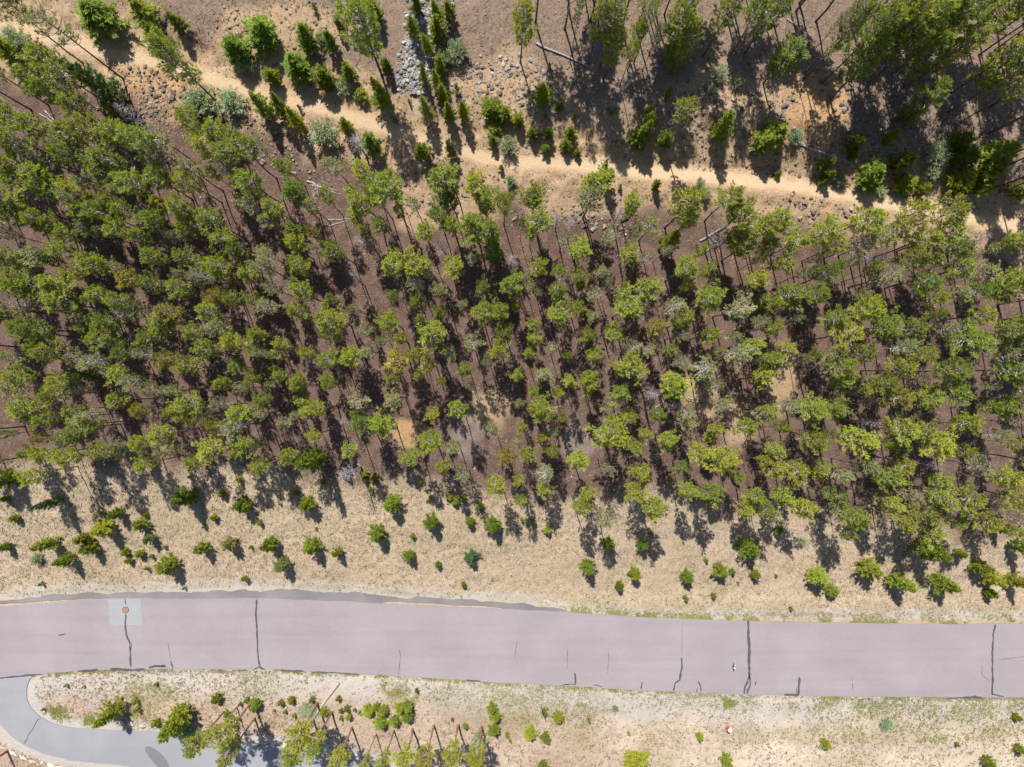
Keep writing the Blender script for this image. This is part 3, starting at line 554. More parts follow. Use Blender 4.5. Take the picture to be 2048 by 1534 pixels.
(0, 760): """100,50,90,Pp 430,110,85,Py 220,280,125,Pg 370,280,85,Pg 640,90,50,Pp 560,230,70,Py 690,280,85,Pp 620,380,110,Pg 730,350,80,Pg 940,160,85,Pg 1080,220,70,Po 1200,90,78,Pp 1370,80,78,Pp 1520,180,115,Py 1360,250,58,Py 1460,290,68,Py
 1600,300,58,Pg 1720,200,70,Pp 1860,220,95,Py 1750,40,58,Py 1920,60,60,Pp 2000,270,58,Py 1310,410,95,Py 1690,370,70,Po 1840,370,105,Pp 1960,500,85,Py 1700,520,105,Py 1860,560,58,Py 1080,480,80,Py 930,510,68,Pp 330,470,60,Po 500,480,70,Pp
 20,430,60,Pd 230,570,58,Pg 370,590,85,Py 520,620,95,Py 820,590,98,Py 970,580,58,Pp 1170,650,78,Py 1270,570,58,Pp 1400,550,58,Pp 1560,660,78,Py 250,750,85,Py 40,780,75,Cd,5 2020,650,70,Py
 1460,935,80,Cd,4.5 430,950,48,Cb,5 50,930,35,Cg 120,1080,34,Cg 810,1040,24,Cy 930,1050,45,Cd,2.5 1750,890,34,Cg 1910,970,62,Cg,3 1500,760,18,Cg 1890,775,28,Cy 810,1160,75,Cy,3.5 1100,1130,52,Cg,2.2 1150,1055,20,Cg 660,1240,52,Cg,2.5
 710,1320,55,Cy,2.6 370,1290,68,Cg,3.5 280,1410,52,W 520,1410,55,Cg,3.5 1180,1240,45,Cp,2 40,1310,40,Cg,2 990,1355,34,Cy 1100,1360,34,Cg 1010,1420,30,Cy 1195,1380,20,Cg 1160,1480,18,Cg 1340,1450,75,Cg,3 1600,1320,52,Cg,2.6
 1810,1280,60,Cp,2.6 1975,1310,18,Cg 1680,1080,30,Cy 1610,1150,18,Cy 2040,1120,18,Cg 1140,920,16,Cp 1300,1310,16,Cp""",
(510, 760): """50,130,70,Py 40,270,68,Pp 350,40,70,Py 590,40,58,Py 500,220,88,Py 800,150,88,Pp 1090,150,85,Pp 800,330,105,Pd 230,330,70,Pp 460,430,60,Py 1590,240,78,Py 1000,390,98,Py 290,580,72,Py 470,620,90,Cd,8.5 750,550,78,Py 740,730,85,S,7
 1360,490,98,Py 1230,610,78,Py 1550,540,78,Pp 1500,680,58,Py 1640,740,65,Pp 1870,380,68,Pp 1960,570,78,Po 1900,800,85,Py 40,660,70,Py 20,500,48,Pp 690,330,40,S,5
 410,960,58,Cy,3 865,740,34,Cg 860,780,26,Cg 940,780,30,Cd 910,860,26,Cg 540,810,24,Cg 1300,790,20,Cg 1075,960,75,Cd,3.5 1395,1115,64,Cd,3 1680,1110,38,Cg,1.8 1885,1140,64,Cd,3 975,1210,66,Cd,3 1215,1370,44,Cd,2.2 1240,1220,24,Cg 1440,1450,30,Cd
 1690,1395,58,Cb,1.8 120,1290,60,Cg,3.2 455,1290,68,Cg,3.5 655,1355,38,Cy,2.6 230,1450,58,Cp,2.6 1390,920,24,Cy 1540,920,34,Cg 1575,965,34,Cg 1640,930,30,Cg 1770,990,30,Cg 45,1125,24,Cg 200,970,12,Cy 480,1165,12,Cy 330,890,26,Cd""",
(1020, 760): """210,240,105,Py 380,90,52,Py 100,370,50,Py 60,480,48,Pp 140,590,70,Py 260,450,60,Po 350,420,40,Pp 340,580,58,Py 300,750,88,Pp 80,780,50,Py 250,850,60,Py 100,940,50,Py 530,620,85,Py 640,60,70,Py 870,120,85,Pg 1130,90,75,S,8
 1160,250,68,Pg 1280,80,95,Pg 790,420,145,Py,10 1060,410,58,Py 970,520,68,Py 1380,250,78,Pp 1400,340,70,Pp 1260,470,85,Py 1660,200,78,Pp 1620,380,58,Py 1850,380,78,Py 1480,560,98,Py 1700,640,115,Py 1790,740,58,Pg 760,680,68,Pp 1370,690,58,Pg,6
 1390,850,78,Py 1580,910,98,Pg 1040,750,80,Py 990,890,88,Py 1130,1020,98,Py 620,890,70,Py 540,1010,78,Py 740,1100,88,Pp 1860,1010,70,Py 1950,930,80,Py 2010,1050,60,Py 1980,260,70,Pp 1620,40,70,Pp 2000,640,50,Py
 780,1285,58,Cd,3.5 1040,1290,44,Cd,2.4 300,1180,35,Cg 90,1100,18,Cg 190,1110,25,Cg 610,1460,58,Cd,3.8 1660,1490,58,Cg,2.4 1885,1320,80,Cd,3.8 1545,1420,20,Cg 1110,1200,24,Cd 1750,1500,28,Cd 1260,780,28,Cd,2 130,1110,30,W""",
(1528, 760): """40,250,78,Py 170,200,80,Pp 400,190,120,Pg 530,260,98,Pg 1040,150,98,Po 1320,170,110,Pg 850,40,85,Pg 1450,90,105,Pd 720,440,120,Py 370,430,88,Py 80,530,80,Pg 1080,370,120,Py 1240,420,95,Py 1070,510,68,Pd 1570,350,98,Py 1830,430,68,Pp
 1900,220,95,Pg 1780,230,68,Pg 2000,330,58,Pp 1420,530,120,Py 1550,570,70,Py 1990,500,58,Po 90,700,85,Py 280,680,98,Py 440,700,78,Py 620,740,68,Pp 820,680,78,Pp 980,780,95,Pg 1090,640,78,Py 1390,800,85,Pg 1380,910,98,Pg 1700,680,85,Pp 1590,930,110,Pg
 1880,800,98,Py 1950,920,105,Py 150,920,85,Py 310,1010,88,Py 60,1060,70,Pp 550,910,80,Pd 640,1040,98,Py 750,1080,60,Py 640,1180,68,Pg 900,920,70,Pp 1000,980,88,Py 1150,900,68,Pp 1280,1080,105,Pg 1110,1110,78,Py 1320,1210,85,Pg 1500,1120,58,Pg
 1740,1110,85,Py 1850,1160,40,Cd,3 1960,1170,58,Pg 850,200,50,S,7 830,330,55,S,7 1350,680,45,S,6
 1290,1340,100,Cg,6 2020,1310,58,Cd,5 1525,1360,40,Cg,2 1690,1460,68,Cy,3 810,1470,85,Cg,3.8 110,1170,35,Cd 1300,1290,40,W 300,1270,35,W""",
(0, 1144): """-330,1690,100,Py,7 330,90,18,Cb 1925,45,28,Cg 1450,125,14,Cb 520,890,14,Cg 1705,1000,42,Cd,1.4 880,1110,80,Cy,4.5 1400,1140,100,Cy,5.5 1350,1230,60,Cg,4 1470,1260,80,W 1525,1370,80,Pg,8.5 1770,1290,110,Pg,9 1650,1310,55,Py,8 1780,1440,80,Py,9
 1790,1120,28,Cd 1885,1040,18,Cg 2000,1035,48,Cg,1.6 1220,1190,35,Cy 1070,1020,26,Cg 1080,1080,26,Cg 340,1080,12,Cg 1940,1000,24,Cg 1225,880,16,Cg 660,900,10,Cg""",
(510, 1144): """330,1290,105,Py,8.5 300,1440,100,Pg,8.5 460,1370,95,Py,8.5 640,1480,85,Py,8 860,1520,48,Py,7.5 1010,1490,58,Py,7.5 1160,1500,85,Py,8 1350,1470,78,Py,8 1560,1460,80,Py,8 1760,1480,85,Py,8 1750,1330,75,W
 200,1020,28,Co 290,1000,30,Co 445,1000,24,Cg 240,1095,18,Cg 310,1125,18,Cy 410,1090,75,W,0.45 540,1090,35,Cy 675,1085,20,Cg 715,1070,28,Cg 785,1080,14,Cg 820,1105,14,Cy 740,1130,28,Cy 675,1145,18,Cy 20,1040,38,Cg,1.4
 900,1085,48,Cy,1.4 1010,1080,45,Cy,1.4 1000,1180,52,Cg,1.6 1100,1160,45,Cg,1.4 1140,1070,48,Cy,1.5 1210,1050,45,Cg,1.5 1200,1140,48,Cg,1.5 1860,1080,42,Cy,1.5 1895,1140,48,Cg,1.6 1875,1240,52,Cg,1.6 1650,1205,27,Cy 1550,1155,14,Co
 1980,1280,20,Cy 2005,1330,13,Cg 655,990,25,Co 1270,925,18,Cg 960,1060,30,Cy 1640,90,26,Cg 150,1090,12,Cy""",
(1020, 1144): """860,115,36,Cd,1.7 1380,210,25,Cg 1595,185,25,Cd 1385,45,54,Cd,2.4 985,25,48,Cy,2.4 1925,10,42,Cg,1.8 370,1135,44,Cy,1.4 265,1100,28,Cg 150,1280,55,Cy,1.6 270,1300,40,Cg,1.6 620,1165,17,Co 830,1080,26,W 935,1270,14,Cy
 1490,1290,32,Cy 1705,1490,48,Cg,2.2 970,1510,110,Cy,3 260,1525,40,Cd,2 1790,82,10,Cy""",
(1528, 1144): """400,20,78,Cg,3.4 520,130,50,Cg,2 1050,75,80,Cg,4.4 1400,75,80,Cg,4.4 1790,60,65,Cy,3.6 1770,170,44,Cg,2 1990,80,58,Cy,4.4 205,280,17,Cg 440,180,10,Cy 970,1200,55,W 490,1350,38,Cy,1.4 1510,1350,18,Cg 1990,1140,35,Cy
 2020,1390,38,Cg,1.6 1750,1490,44,Cg,2 90,25,12,Cg"""}

def plants():
    out = []
    for (ox, oy), txt in TILES.items():
        for e in txt.split():
            q = e.split(','); u = ox + float(q[0]) / 3.9327; v = oy + float(q[1]) / 3.9327; r = float(q[2]) / 3.9327
            k = q[3][0]; c = q[3][1] if len(q[3]) > 1 else {'W': 'w', 'S': 'p', 'B': 'b'}[k]; h = float(q[4]) if len(q) > 4 else None
            out.append((u, v, r, k, c, h))
    return out
SPECIES = {'P': ('pine_tree', 'pine', 'pine tree', 'pines of the hillside forest'), 'T': ('pine_tree', 'pine', 'pine tree', 'pines of the hillside forest'),
           'C': ('young_pine', 'young pine', 'young pine', 'young pines'), 's': ('pine_seedling', 'pine seedling', 'seedling', 'pine seedlings'), 'B': ('spruce_tree', 'spruce', 'spruce tree', 'young pines'),
           'W': ('willow_shrub', 'willow shrub', 'shrub', 'willow shrubs'), 'S': ('dead_tree', 'dead tree', 'dead tree', 'bare dead trees')}
def zone(u, v):
    tv = line_v(TRAIL, np.array([u]))[0]; fv = line_v(FOREST, np.array([u]))[0]; rt = line_v(RT, np.array([u]))[0]
    if v > rt + 60: return 'below the road'
    if v > fv: return 'on the dry meadow'
    if v < tv - 30: return 'above the trail'
    if v < tv + 35: return 'beside the trail'
    return 'in the forest'
ONES = 'zero one two three four five six seven eight nine ten eleven twelve thirteen fourteen fifteen sixteen seventeen eighteen nineteen'.split()
TENS = 'x x twenty thirty forty fifty sixty seventy eighty ninety'.split()
def spell(n):  # place in the photo in words
    n = max(0, min(100, int(n)))
    return 'hundred' if n == 100 else ONES[n] if n < 20 else TENS[n // 10] + ('' if n % 10 == 0 else '-' + ONES[n % 10])
used_labels = set(); todo = []
for (u, v, r, k, c, h) in plants():
    R = rnd; rz = r * 3.9327
    if k in 'PT':
        if h is None: h = 5.9 + 0.028 * rz + R.uniform(-0.9, 0.9)
        hc = h * (0.80 if k == 'P' else 0.72); tp = 'thin' if c == 'p' else ('tall' if k == 'T' else 'pine')
    elif k in 'CB':
        if h is None: h = max(0.45, 0.030 * rz + 0.25)
        if k == 'C' and v < line_v(TRAIL, np.array([u]))[0] and h > 2.5: h *= 0.76
        hc = h * 0.34; tp = 'seed' if rz < 30 else ('bush' if h < 3.3 else 'cone')
        if k == 'C' and rz < 30: k = 's'
    elif k == 'W': h = 0.5 + 0.011 * rz if h is None else h; hc = 0.55 * h; tp = 'willow'
    else: h = h or 7; hc = 0.72 * h; tp = 'snag'
    if k == 'P' and v > 1340: tp = 'warm'
    x, y, D = [float(q) for q in px_to_xy(np.array(u), np.array(v), hc, smooth_z)]
    rad = r / FPX * D * (0.90 if k in 'PT' and u < 760 and 150 < v else 1.0); todo.append([k, c, u, v, x, y, h, rad, tp, r])
R = random.Random(77); have = [(t[2], t[3], t[9]) for t in todo if t[0] in 'PTS']
for _ in range(420):
    u, v = R.uniform(10, 2038), R.uniform(330, 900)
    if v < line_v(TRAIL, np.array([u]))[0] + 110 or v > line_v(FOREST, np.array([u]))[0] - 100 or u < 420: continue
    r = R.uniform(10, 16); lim = 6 if u > 620 else 3
    if min(math.hypot(u - a, v - b_) - 0.62 * q for a, b_, q in have) < r * 0.75 + lim: continue
    if any(math.hypot(u - a, v - b_) < q for a, b_, q in ((812, 862, 45), (1165, 882, 55), (1565, 755, 55), (1475, 850, 50), (930, 880, 45), (985, 815, 40))): continue
    h = R.uniform(6.0, 8.5); x, y, D = [float(q) for q in px_to_xy(np.array(u), np.array(v), h * 0.8, smooth_z)]; have.append((u, v, r))
    c = R.choice('pyyg'); todo.append(['P', c, u, v, x, y, h, r / FPX * D, 'thin' if c == 'p' else 'pine', r])
# the 300 largest pines stand as objects; the others, and the rows just outside the picture, go into one mass
pines = sorted([t for t in todo if t[0] in 'PT'], key=lambda t: -t[9] - (100 if t[8] == 'warm' else 0)); mass = pines[300:]; keep = [t for t in todo if t[0] not in 'PT'] + pines[:300]
def colour(c, R):
    a = np.array(FOLC[c]) * R.uniform(0.90, 1.22); a[0] *= R.uniform(0.95, 1.10); return tuple(a)
BARKC = {'bottom': (0.24, 0.13, 0.078), 'forest': (0.110, 0.082, 0.070)}
def place(t):
    k, c, u, v, x, y, h, rad, tp, rpx = t; R = rnd; T = R.choice(TPL[tp]); z = float(ground_z(np.array(x), np.array(y))) - 0.06
    name, word, cat, grp = SPECIES[k]
    sx = rad / T['R'] * (1.0 if k not in 'PT' else 1.02); sz = h / T['H']
    size = ('broad' if rpx > 29 else 'slender' if rpx < 17 else 'medium') if k in 'PT' else ('large' if rpx > 22 else 'small' if rpx < 11 else 'middling')
    if k == 'S': look = 'bare grey'
    else: look = LOOK[c]
    pu, pv = u / 20.48, v / 15.34
    for a, b_ in ((round(pu), round(pv)), (math.floor(pu), round(pv)), (math.ceil(pu), round(pv)), (round(pu), math.floor(pv)), (round(pu), math.ceil(pv)), (math.floor(pu), math.floor(pv)), (math.ceil(pu), math.ceil(pv))):
        lab = f"{size} {look} {word} {zone(u, v)}, {spell(a)} percent across, {spell(b_)} percent down"
        if lab not in used_labels: break
    used_labels.add(lab)
    e = link(name, None, loc=(x, y, z)); e.empty_display_size = 0.3; e.rotation_euler = (R.gauss(0, 0.012), R.gauss(0, 0.012), R.uniform(0, 6.283)); e.scale = (sx, sx, sz)
    tag(e, lab, cat, grp)
    bc = (0.30, 0.27, 0.26) if k == 'S' else ((0.20, 0.155, 0.12) if k == 'W' else BARKC['bottom' if y < -31 else 'forest'])
    k_ = R.uniform(0.8, 1.2); bc = tuple(q * k_ for q in bc)
    link('trunk' if k != 'W' else 'stems', T['t'], e, col=bc)
    cc = (0.36, 0.335, 0.35) if k == 'S' else tuple(q * (0.84 if tp in ('bush', 'seed') else 1.0) for q in colour(c, R))
    link('crown' if k != 'S' else 'bare_branches', T['c'], e, col=cc)
for t in keep: place(t)
print('pines', len(pines), 'mass', len(mass))
# mass of the remaining pines
for _ in range(92):
    side = rnd.random()
    if side < 0.45: u, v = rnd.uniform(1050, 2100), rnd.uniform(-150, -40)
    elif side < 0.72: u, v = rnd.uniform(-150, -30), rnd.uniform(120, 930)
    else: u, v = rnd.uniform(2075, 2210), rnd.choice((rnd.uniform(-60, 330), rnd.uniform(480, 1040)))
    h = rnd.uniform(8.5, 11); x, y, D = [float(q) for q in px_to_xy(np.array(u), np.array(v), h * 0.8, smooth_z)]
    mass.append(['P', rnd.choice('gyp'), u, v, x, y, h, rnd.uniform(1.0, 1.5), 'pine', 20])
def joined(items, which):
    VV, FF, CC = [], [], []; n = 0
    for it in items:
        (k, c, u, v, x, y, h, rad, tp, rpx), T, rot, tint = it
        V, F, C, M = T[which]; s = rad / T['R']; ca, sa = math.cos(rot), math.sin(rot)
        P = V * np.array([s, s, h / T['H']], np.float32); Q = P.copy(); Q[:, 0] = P[:, 0] * ca - P[:, 1] * sa + x; Q[:, 1] = P[:, 0] * sa + P[:, 1] * ca + y; Q[:, 2] += float(ground_z(np.array(x), np.array(y))) - 0.06
        C = C.copy(); C[:, :3] *= np.array(tint[which]); VV.append(Q); FF.append(F + n); CC.append(C); n += len(V)
    return np.vstack(VV), np.vstack(FF), np.vstack(CC)
MI = [(t, rnd.choice(TPL[t[8]]), rnd.uniform(0, 6.28), {'ta': BARKC['forest'], 'ca': colour(t[1], rnd)}) for t in mass]
Vt, Ft, Ct = joined(MI, 'ta'); Vc, Fc, Cc = joined(MI, 'ca')
pm = link('pine_stand', to_mesh('pine_stand', np.vstack([Vt, Vc]), np.vstack([Ft, Fc + len(Vt)]), [M_BARK, M_FOL], {'tint': np.vstack([Ct, Cc])}, np.r_[np.zeros(len(Ft)), np.ones(len(Fc))]), col=(1, 1, 1))
tag(pm, 'smaller pines filling the forest between the larger ones', 'pine trees', kind='stuff')

# ------------------------------------------------------------------ stones
def rock(seed, flat=0.65):
    import bmesh
    R = random.Random(seed); bm = bmesh.new(); bmesh.ops.create_icosphere(bm, subdivisions=1, radius=1.0)
    pl = [(rdir(R).normalized(), R.uniform(0.55, 0.85)) for _ in range(7)]
    for v in bm.verts:
        p = v.co * R.uniform(0.92, 1.1)
        for nrm, dd in pl:
            q = p.dot(nrm)
            if q > dd: p = p - nrm * (q - dd)
        v.co = Vector((p.x * 1.0, p.y * R.uniform(0.95, 1.05) * 0.8, p.z * flat))
    V = np.array([v.co[:] for v in bm.verts], np.float32); F = np.array([[v.index for v in f.verts] for f in bm.faces], np.int32); bm.free()
    return V, F
ROCKS = [rock(500 + i) for i in range(8)]
RMESH = [to_mesh('stone', V, F, [M_STONE], {'tint': np.ones((len(V), 4), np.float32)}) for V, F in ROCKS]
GREY = [(0.27, 0.265, 0.265), (0.33, 0.315, 0.305), (0.21, 0.215, 0.225), (0.38, 0.365, 0.345), (0.30, 0.26, 0.21), (0.24, 0.245, 0.26)]
TAN = [(0.27, 0.20, 0.14), (0.23, 0.175, 0.13), (0.33, 0.255, 0.185), (0.19, 0.155, 0.13), (0.25, 0.21, 0.18), (0.15, 0.13, 0.115)]
def scatter(regions, seed, soft=False):
    R = random.Random(seed); out = []
    for (u, v, ru, rv, n, s0, s1, pal) in regions:
        for _ in range(int(n * (0.62 if soft else 1))):
            a = R.uniform(0, 6.283); q = math.sqrt(R.random()) * (1 + 0.3 * abs(R.gauss(0, 1)) if soft else 1); uu = u + ru * q * math.cos(a); vv = v + rv * q * math.sin(a)
            if abs(vv - line_v(TRAIL, np.array([uu]))[0]) < 13: continue
            s = s0 * (s1 / s0) ** (R.random() ** 2.2); out.append((uu, vv, s, R.choice(pal), R.randrange(8), R.uniform(0, 6.28), R.gauss(0, 0.2), R.gauss(0, 0.2)))
    return out
def stones(items, parent, limit, stuff_name):
    items = sorted(items, key=lambda q: -q[2]); u = np.array([q[0] for q in items]); v = np.array([q[1] for q in items]); x, y, D = ground_px(u, v); z = ground_z(x, y)
    for i, q in enumerate(items[:limit]):
        k_ = rnd.uniform(0.8, 1.2); o = link('stone', RMESH[q[4]], parent, (x[i], y[i], z[i] + q[2] * 0.18), tuple(c * k_ for c in q[3])); o.scale = (q[2],) * 3; o.rotation_euler = (q[6], q[7], q[5])
    VV, FF, CC = [], [], []; n = 0
    for i, q in list(enumerate(items))[limit:]:
        V, F = ROCKS[q[4]]; ca, sa = math.cos(q[5]), math.sin(q[5]); Q = V * q[2]; P = Q.copy(); P[:, 0] = Q[:, 0] * ca - Q[:, 1] * sa + x[i]; P[:, 1] = Q[:, 0] * sa + Q[:, 1] * ca + y[i]; P[:, 2] += z[i] + q[2] * 0.15
        C = np.ones((len(V), 4), np.float32); C[:, :3] = np.array(q[3]) * rnd.uniform(0.85, 1.15); VV.append(P); FF.append(F + n); CC.append(C); n += len(V)
    if VV: tag(link(stuff_name, to_mesh(stuff_name, np.vstack(VV), np.vstack(FF), [M_STONE], {'tint': np.vstack(CC)}), parent, col=(1, 1, 1)), kind='stuff')
chute = tag(link('rock_chute', None), 'steep chute of loose grey stones running down between young pines above the trail', 'rock chute')
def bed(name, poly, dz, mat, parent):
    return px_patch(name, poly, dz, mat, parent)
stones(scatter([(842, 40, 24, 60, 520, 0.09, 0.34, GREY), (828, 130, 26, 46, 620, 0.08, 0.36, GREY), (818, 165, 26, 18, 260, 0.07, 0.24, GREY), (868, 120, 34, 70, 200, 0.06, 0.2, GREY + TAN), (896, 18, 10, 22, 24, 0.15, 0.38, GREY + TAN)], 3, True), chute, 300, 'small_stones')
stones(scatter([(290, 190, 85, 60, 900, 0.06, 0.30, TAN), (400, 225, 110, 45, 700, 0.06, 0.26, TAN), (530, 275, 90, 45, 600, 0.06, 0.30, TAN), (640, 320, 80, 40, 300, 0.06, 0.24, TAN), (980, 170, 120, 50, 900, 0.06, 0.28, TAN + GREY),
                (1140, 210, 90, 60, 300, 0.06, 0.26, TAN), (1430, 230, 80, 50, 500, 0.06, 0.30, TAN), (1640, 215, 75, 85, 330, 0.07, 0.36, TAN), (1740, 230, 80, 70, 260, 0.07, 0.34, TAN), (1160, 300, 120, 30, 220, 0.06, 0.24, TAN),
                (1500, 320, 150, 35, 300, 0.06, 0.28, TAN), (900, 340, 130, 40, 420, 0.06, 0.28, TAN), (1210, 440, 60, 25, 200, 0.07, 0.38, TAN), (1120, 400, 120, 40, 320, 0.06, 0.26, TAN), (1640, 420, 80, 34, 300, 0.06, 0.32, TAN),
                (1960, 510, 90, 32, 200, 0.07, 0.30, TAN), (850, 410, 60, 20, 160, 0.08, 0.30, TAN), (560, 60, 120, 60, 420, 0.06, 0.26, TAN), (1250, 140, 350, 110, 500, 0.05, 0.22, TAN), (1800, 330, 240, 60, 420, 0.06, 0.28, TAN),
                (1000, 650, 1100, 260, 900, 0.04, 0.20, TAN + GREY), (1000, 950, 900, 60, 400, 0.04, 0.18, TAN), (1400, 1450, 650, 70, 800, 0.04, 0.16, GREY + TAN)], 4, True), hill, 290, 'loose_stones')
# ------------------------------------------------------------------ dry grass
def grass(name, n, gen, seed, hgt, label):
    g = np.random.default_rng(seed); u, v, keepf, colf = gen(g, n); u, v = u[keepf], v[keepf]; x, y, D = ground_px(u, v); z = ground_z(x, y) - 0.01; m = len(u); col = colf(g, x, y, u, v)
    VV, CC = [], []
    sz = hgt * g.uniform(0.5, 1.3, m)
    for b_ in range(4):
        a = g.uniform(0, 6.283, m); w = sz * g.uniform(0.35, 0.6, m); tilt = sz * g.uniform(0.5, 1.3, m)
        o = np.stack([x + g.normal(0, .05, m), y + g.normal(0, .05, m), z], -1); s = np.stack([-np.sin(a) * w * .5, np.cos(a) * w * .5, 0 * a], -1); tip = np.stack([np.cos(a) * tilt, np.sin(a) * tilt, sz * 0.85], -1)
        VV.append(np.stack([o - s, o + s, o + tip], 1)); CC.append(np.repeat((col * g.uniform(0.8, 1.2, (m, 1)))[:, None, :], 3, 1))
    V = np.concatenate(VV).reshape(-1, 3); C = np.ones((len(V), 4), np.float32); C[:, :3] = np.concatenate(CC).reshape(-1, 3); F = np.arange(len(V), dtype=np.int32).reshape(-1, 3)
    tag(link(name, to_mesh(name, V, F, [M_GRASS], {'tint': C}), col=(1, 1, 1)), label, 'grass', kind='stuff')
def gen_meadow(g, n):
    u = g.uniform(-80, 2130, n); v = g.uniform(880, 1250, n); x, y, D = ground_px(u, v); e = line_v(FOREST, u); s = line_v(SH, u)
    k = (v > e - 20 + 30 * fbm(x, y, 3, 50)) & (v < s - 2) & (g.random(n) < 0.75 + 0.5 * fbm(x, y, 1.5, 120)) & ~((v > s - 20) & (g.random(n) < 0.5))
    def c(g, x, y, u, v):
        t = np.clip(0.5 + 0.9 * fbm(x, y, 4, 130) + g.normal(0, 0.25, len(x)), 0, 1)[:, None]; col = lerp(np.array([0.47, 0.37, 0.265]), np.array([0.27, 0.21, 0.135]), t)
        gr = (fbm(x, y, 5, 140) + g.normal(0, 0.42, len(x)) + 1.0 * sstep(22, 3, line_v(SH, u) - v) * (u > 1100) > 0.52)[:, None]; return np.where(gr, np.array([0.175, 0.18, 0.075]), col)
    return u, v, k, c
grass('dry_grass', 64000, gen_meadow, 1, 0.135, 'dry straw coloured grass on the slope above the road')
def gen_verge(g, n):
    u = g.uniform(-60, 2130, n); v = g.uniform(1335, 1620, n); x, y, D = ground_px(u, v); b = line_v(RB, u); dd = v - b
    free = ~in_poly(DRIVE_POLY, u, v) & (poly_dist(DIN, u, v) > 15) & (poly_dist(DOUT, u, v) > 15)
    dens = 0.30 + 0.55 * fbm(x, y, 2.6, 150) + 0.3 * fbm(x, y, 7, 70) + 0.9 * sstep(9, 2, dd) + 0.18 * sstep(1000, 1300, u) + 0.12 * sstep(600, 300, u) - 0.15 * sstep(1450, 1500, v)
    k = free & (dd > 1.5) & (g.random(n) < np.clip(dens, 0.02, 1))
    def c(g, x, y, u, v):
        t = g.random(len(x))[:, None]; col = lerp(np.array([0.25, 0.19, 0.085]), np.array([0.135, 0.145, 0.045]), t)
        br = (g.random(len(x)) < 0.30 + 0.3 * sstep(700, 300, u))[:, None]; return np.where(br, np.array([0.31, 0.21, 0.12]), col)
    return u, v, k, c
grass('verge_grass', 62000, gen_verge, 2, 0.135, 'sparse olive grass tufts on the verge below the road')
def gen_under(g, n):
    u = g.uniform(-40, 2090, n); v = g.uniform(-40, 960, n); x, y, D = ground_px(u, v); tv = line_v(TRAIL, u)
    k = (np.abs(v - tv) > 16) & (g.random(n) < np.clip(0.25 + 0.9 * fbm(x, y, 3, 160) + 0.45 * (v < tv + 60), 0.03, 1)) & (v < line_v(FOREST, u) + 15)
    def c(g, x, y, u, v):
        t = g.random(len(x))[:, None]; col = lerp(np.array([0.24, 0.19, 0.12]), np.array([0.16, 0.15, 0.06]), t); pale = (g.random(len(x)) < 0.25)[:, None]; return np.where(pale, np.array([0.36, 0.31, 0.25]), col)
    return u, v, k, c
grass('undergrowth', 30000, gen_under, 3, 0.13, 'thin dry undergrowth and litter on the forest floor and banks')

def gen_litter(g, n):
    u = g.uniform(-20, 2070, n); v = g.uniform(-20, 1000, n); x, y, D = ground_px(u, v); k = (np.abs(v - line_v(TRAIL, u)) > 14) & (g.random(n) < np.clip(0.45 + 0.7 * fbm(x, y, 2.2, 170), 0.08, 1)) & (v < line_v(FOREST, u))
    def c(g, x, y, u, v):
        t = g.random(len(x))[:, None]; col = lerp(np.array([0.50, 0.43, 0.36]), np.array([0.30, 0.22, 0.17]), t); return np.where((g.random(len(x)) < 0.35)[:, None], np.array([0.06, 0.045, 0.04]), col)
    return u, v, k, c
grass('forest_litter', 42000, gen_litter, 4, 0.065, 'bark chips, cones and broken twigs strewn over the forest floor')

def gen_weeds(g, n):
    m = n // 4; u1 = g.uniform(1080, 2120, m); v1 = line_v(RT, u1) - np.abs(g.normal(0, 7, m)) + 1.5; u2 = g.uniform(60, 2120, m); v2 = line_v(RB, u2) + np.abs(g.normal(0, 3.5, m)) - 0.5
    cl = np.array([(520,1370,34,16),(785,1372,16,20),(830,1390,60,16),(1050,1395,90,26),(1090,1430,70,26),(1460,1405,26,12),(1560,1400,70,14),(1640,1405,60,18),(1740,1410,40,26),(1900,1420,60,26),(2000,1410,60,30),(1960,1460,80,22),(1690,1470,120,18),(1860,1475,90,14),(280,1415,26,22),(170,1441,24,7),(110,1425,20,14),(300,1380,60,18)], float)
    i = g.integers(0, len(cl), n - 2 * m); u3 = cl[i, 0] + g.normal(0, 0.6, len(i)) * cl[i, 2]; v3 = cl[i, 1] + g.normal(0, 0.6, len(i)) * cl[i, 3]
    u, v = np.r_[u1, u2, u3], np.r_[v1, v2, v3]; x, y, D = ground_px(u, v); edge = np.r_[np.ones(2 * m), np.zeros(len(u3))] > 0
    k = (vnoise(x, y, 1.1, 180) + 0.6 * vnoise(x, y, 0.4, 181) > np.where(edge, 0.0, 0.05)) & ~in_poly(DRIVE_POLY, u, v) & (edge | (v > line_v(RB, u) + 3))
    def c(g, x, y, u, v):
        t = np.clip(0.5 + 0.8 * vnoise(x, y, 2.5, 182) + g.normal(0, 0.25, len(x)), 0, 1)[:, None]; return lerp(np.array([0.17, 0.215, 0.06]), np.array([0.30, 0.27, 0.085]), t)
    return u, v, k, c
grass('roadside_weeds', 26000, gen_weeds, 6, 0.11, 'low green and olive weeds along the road edges and in patches of the verge')

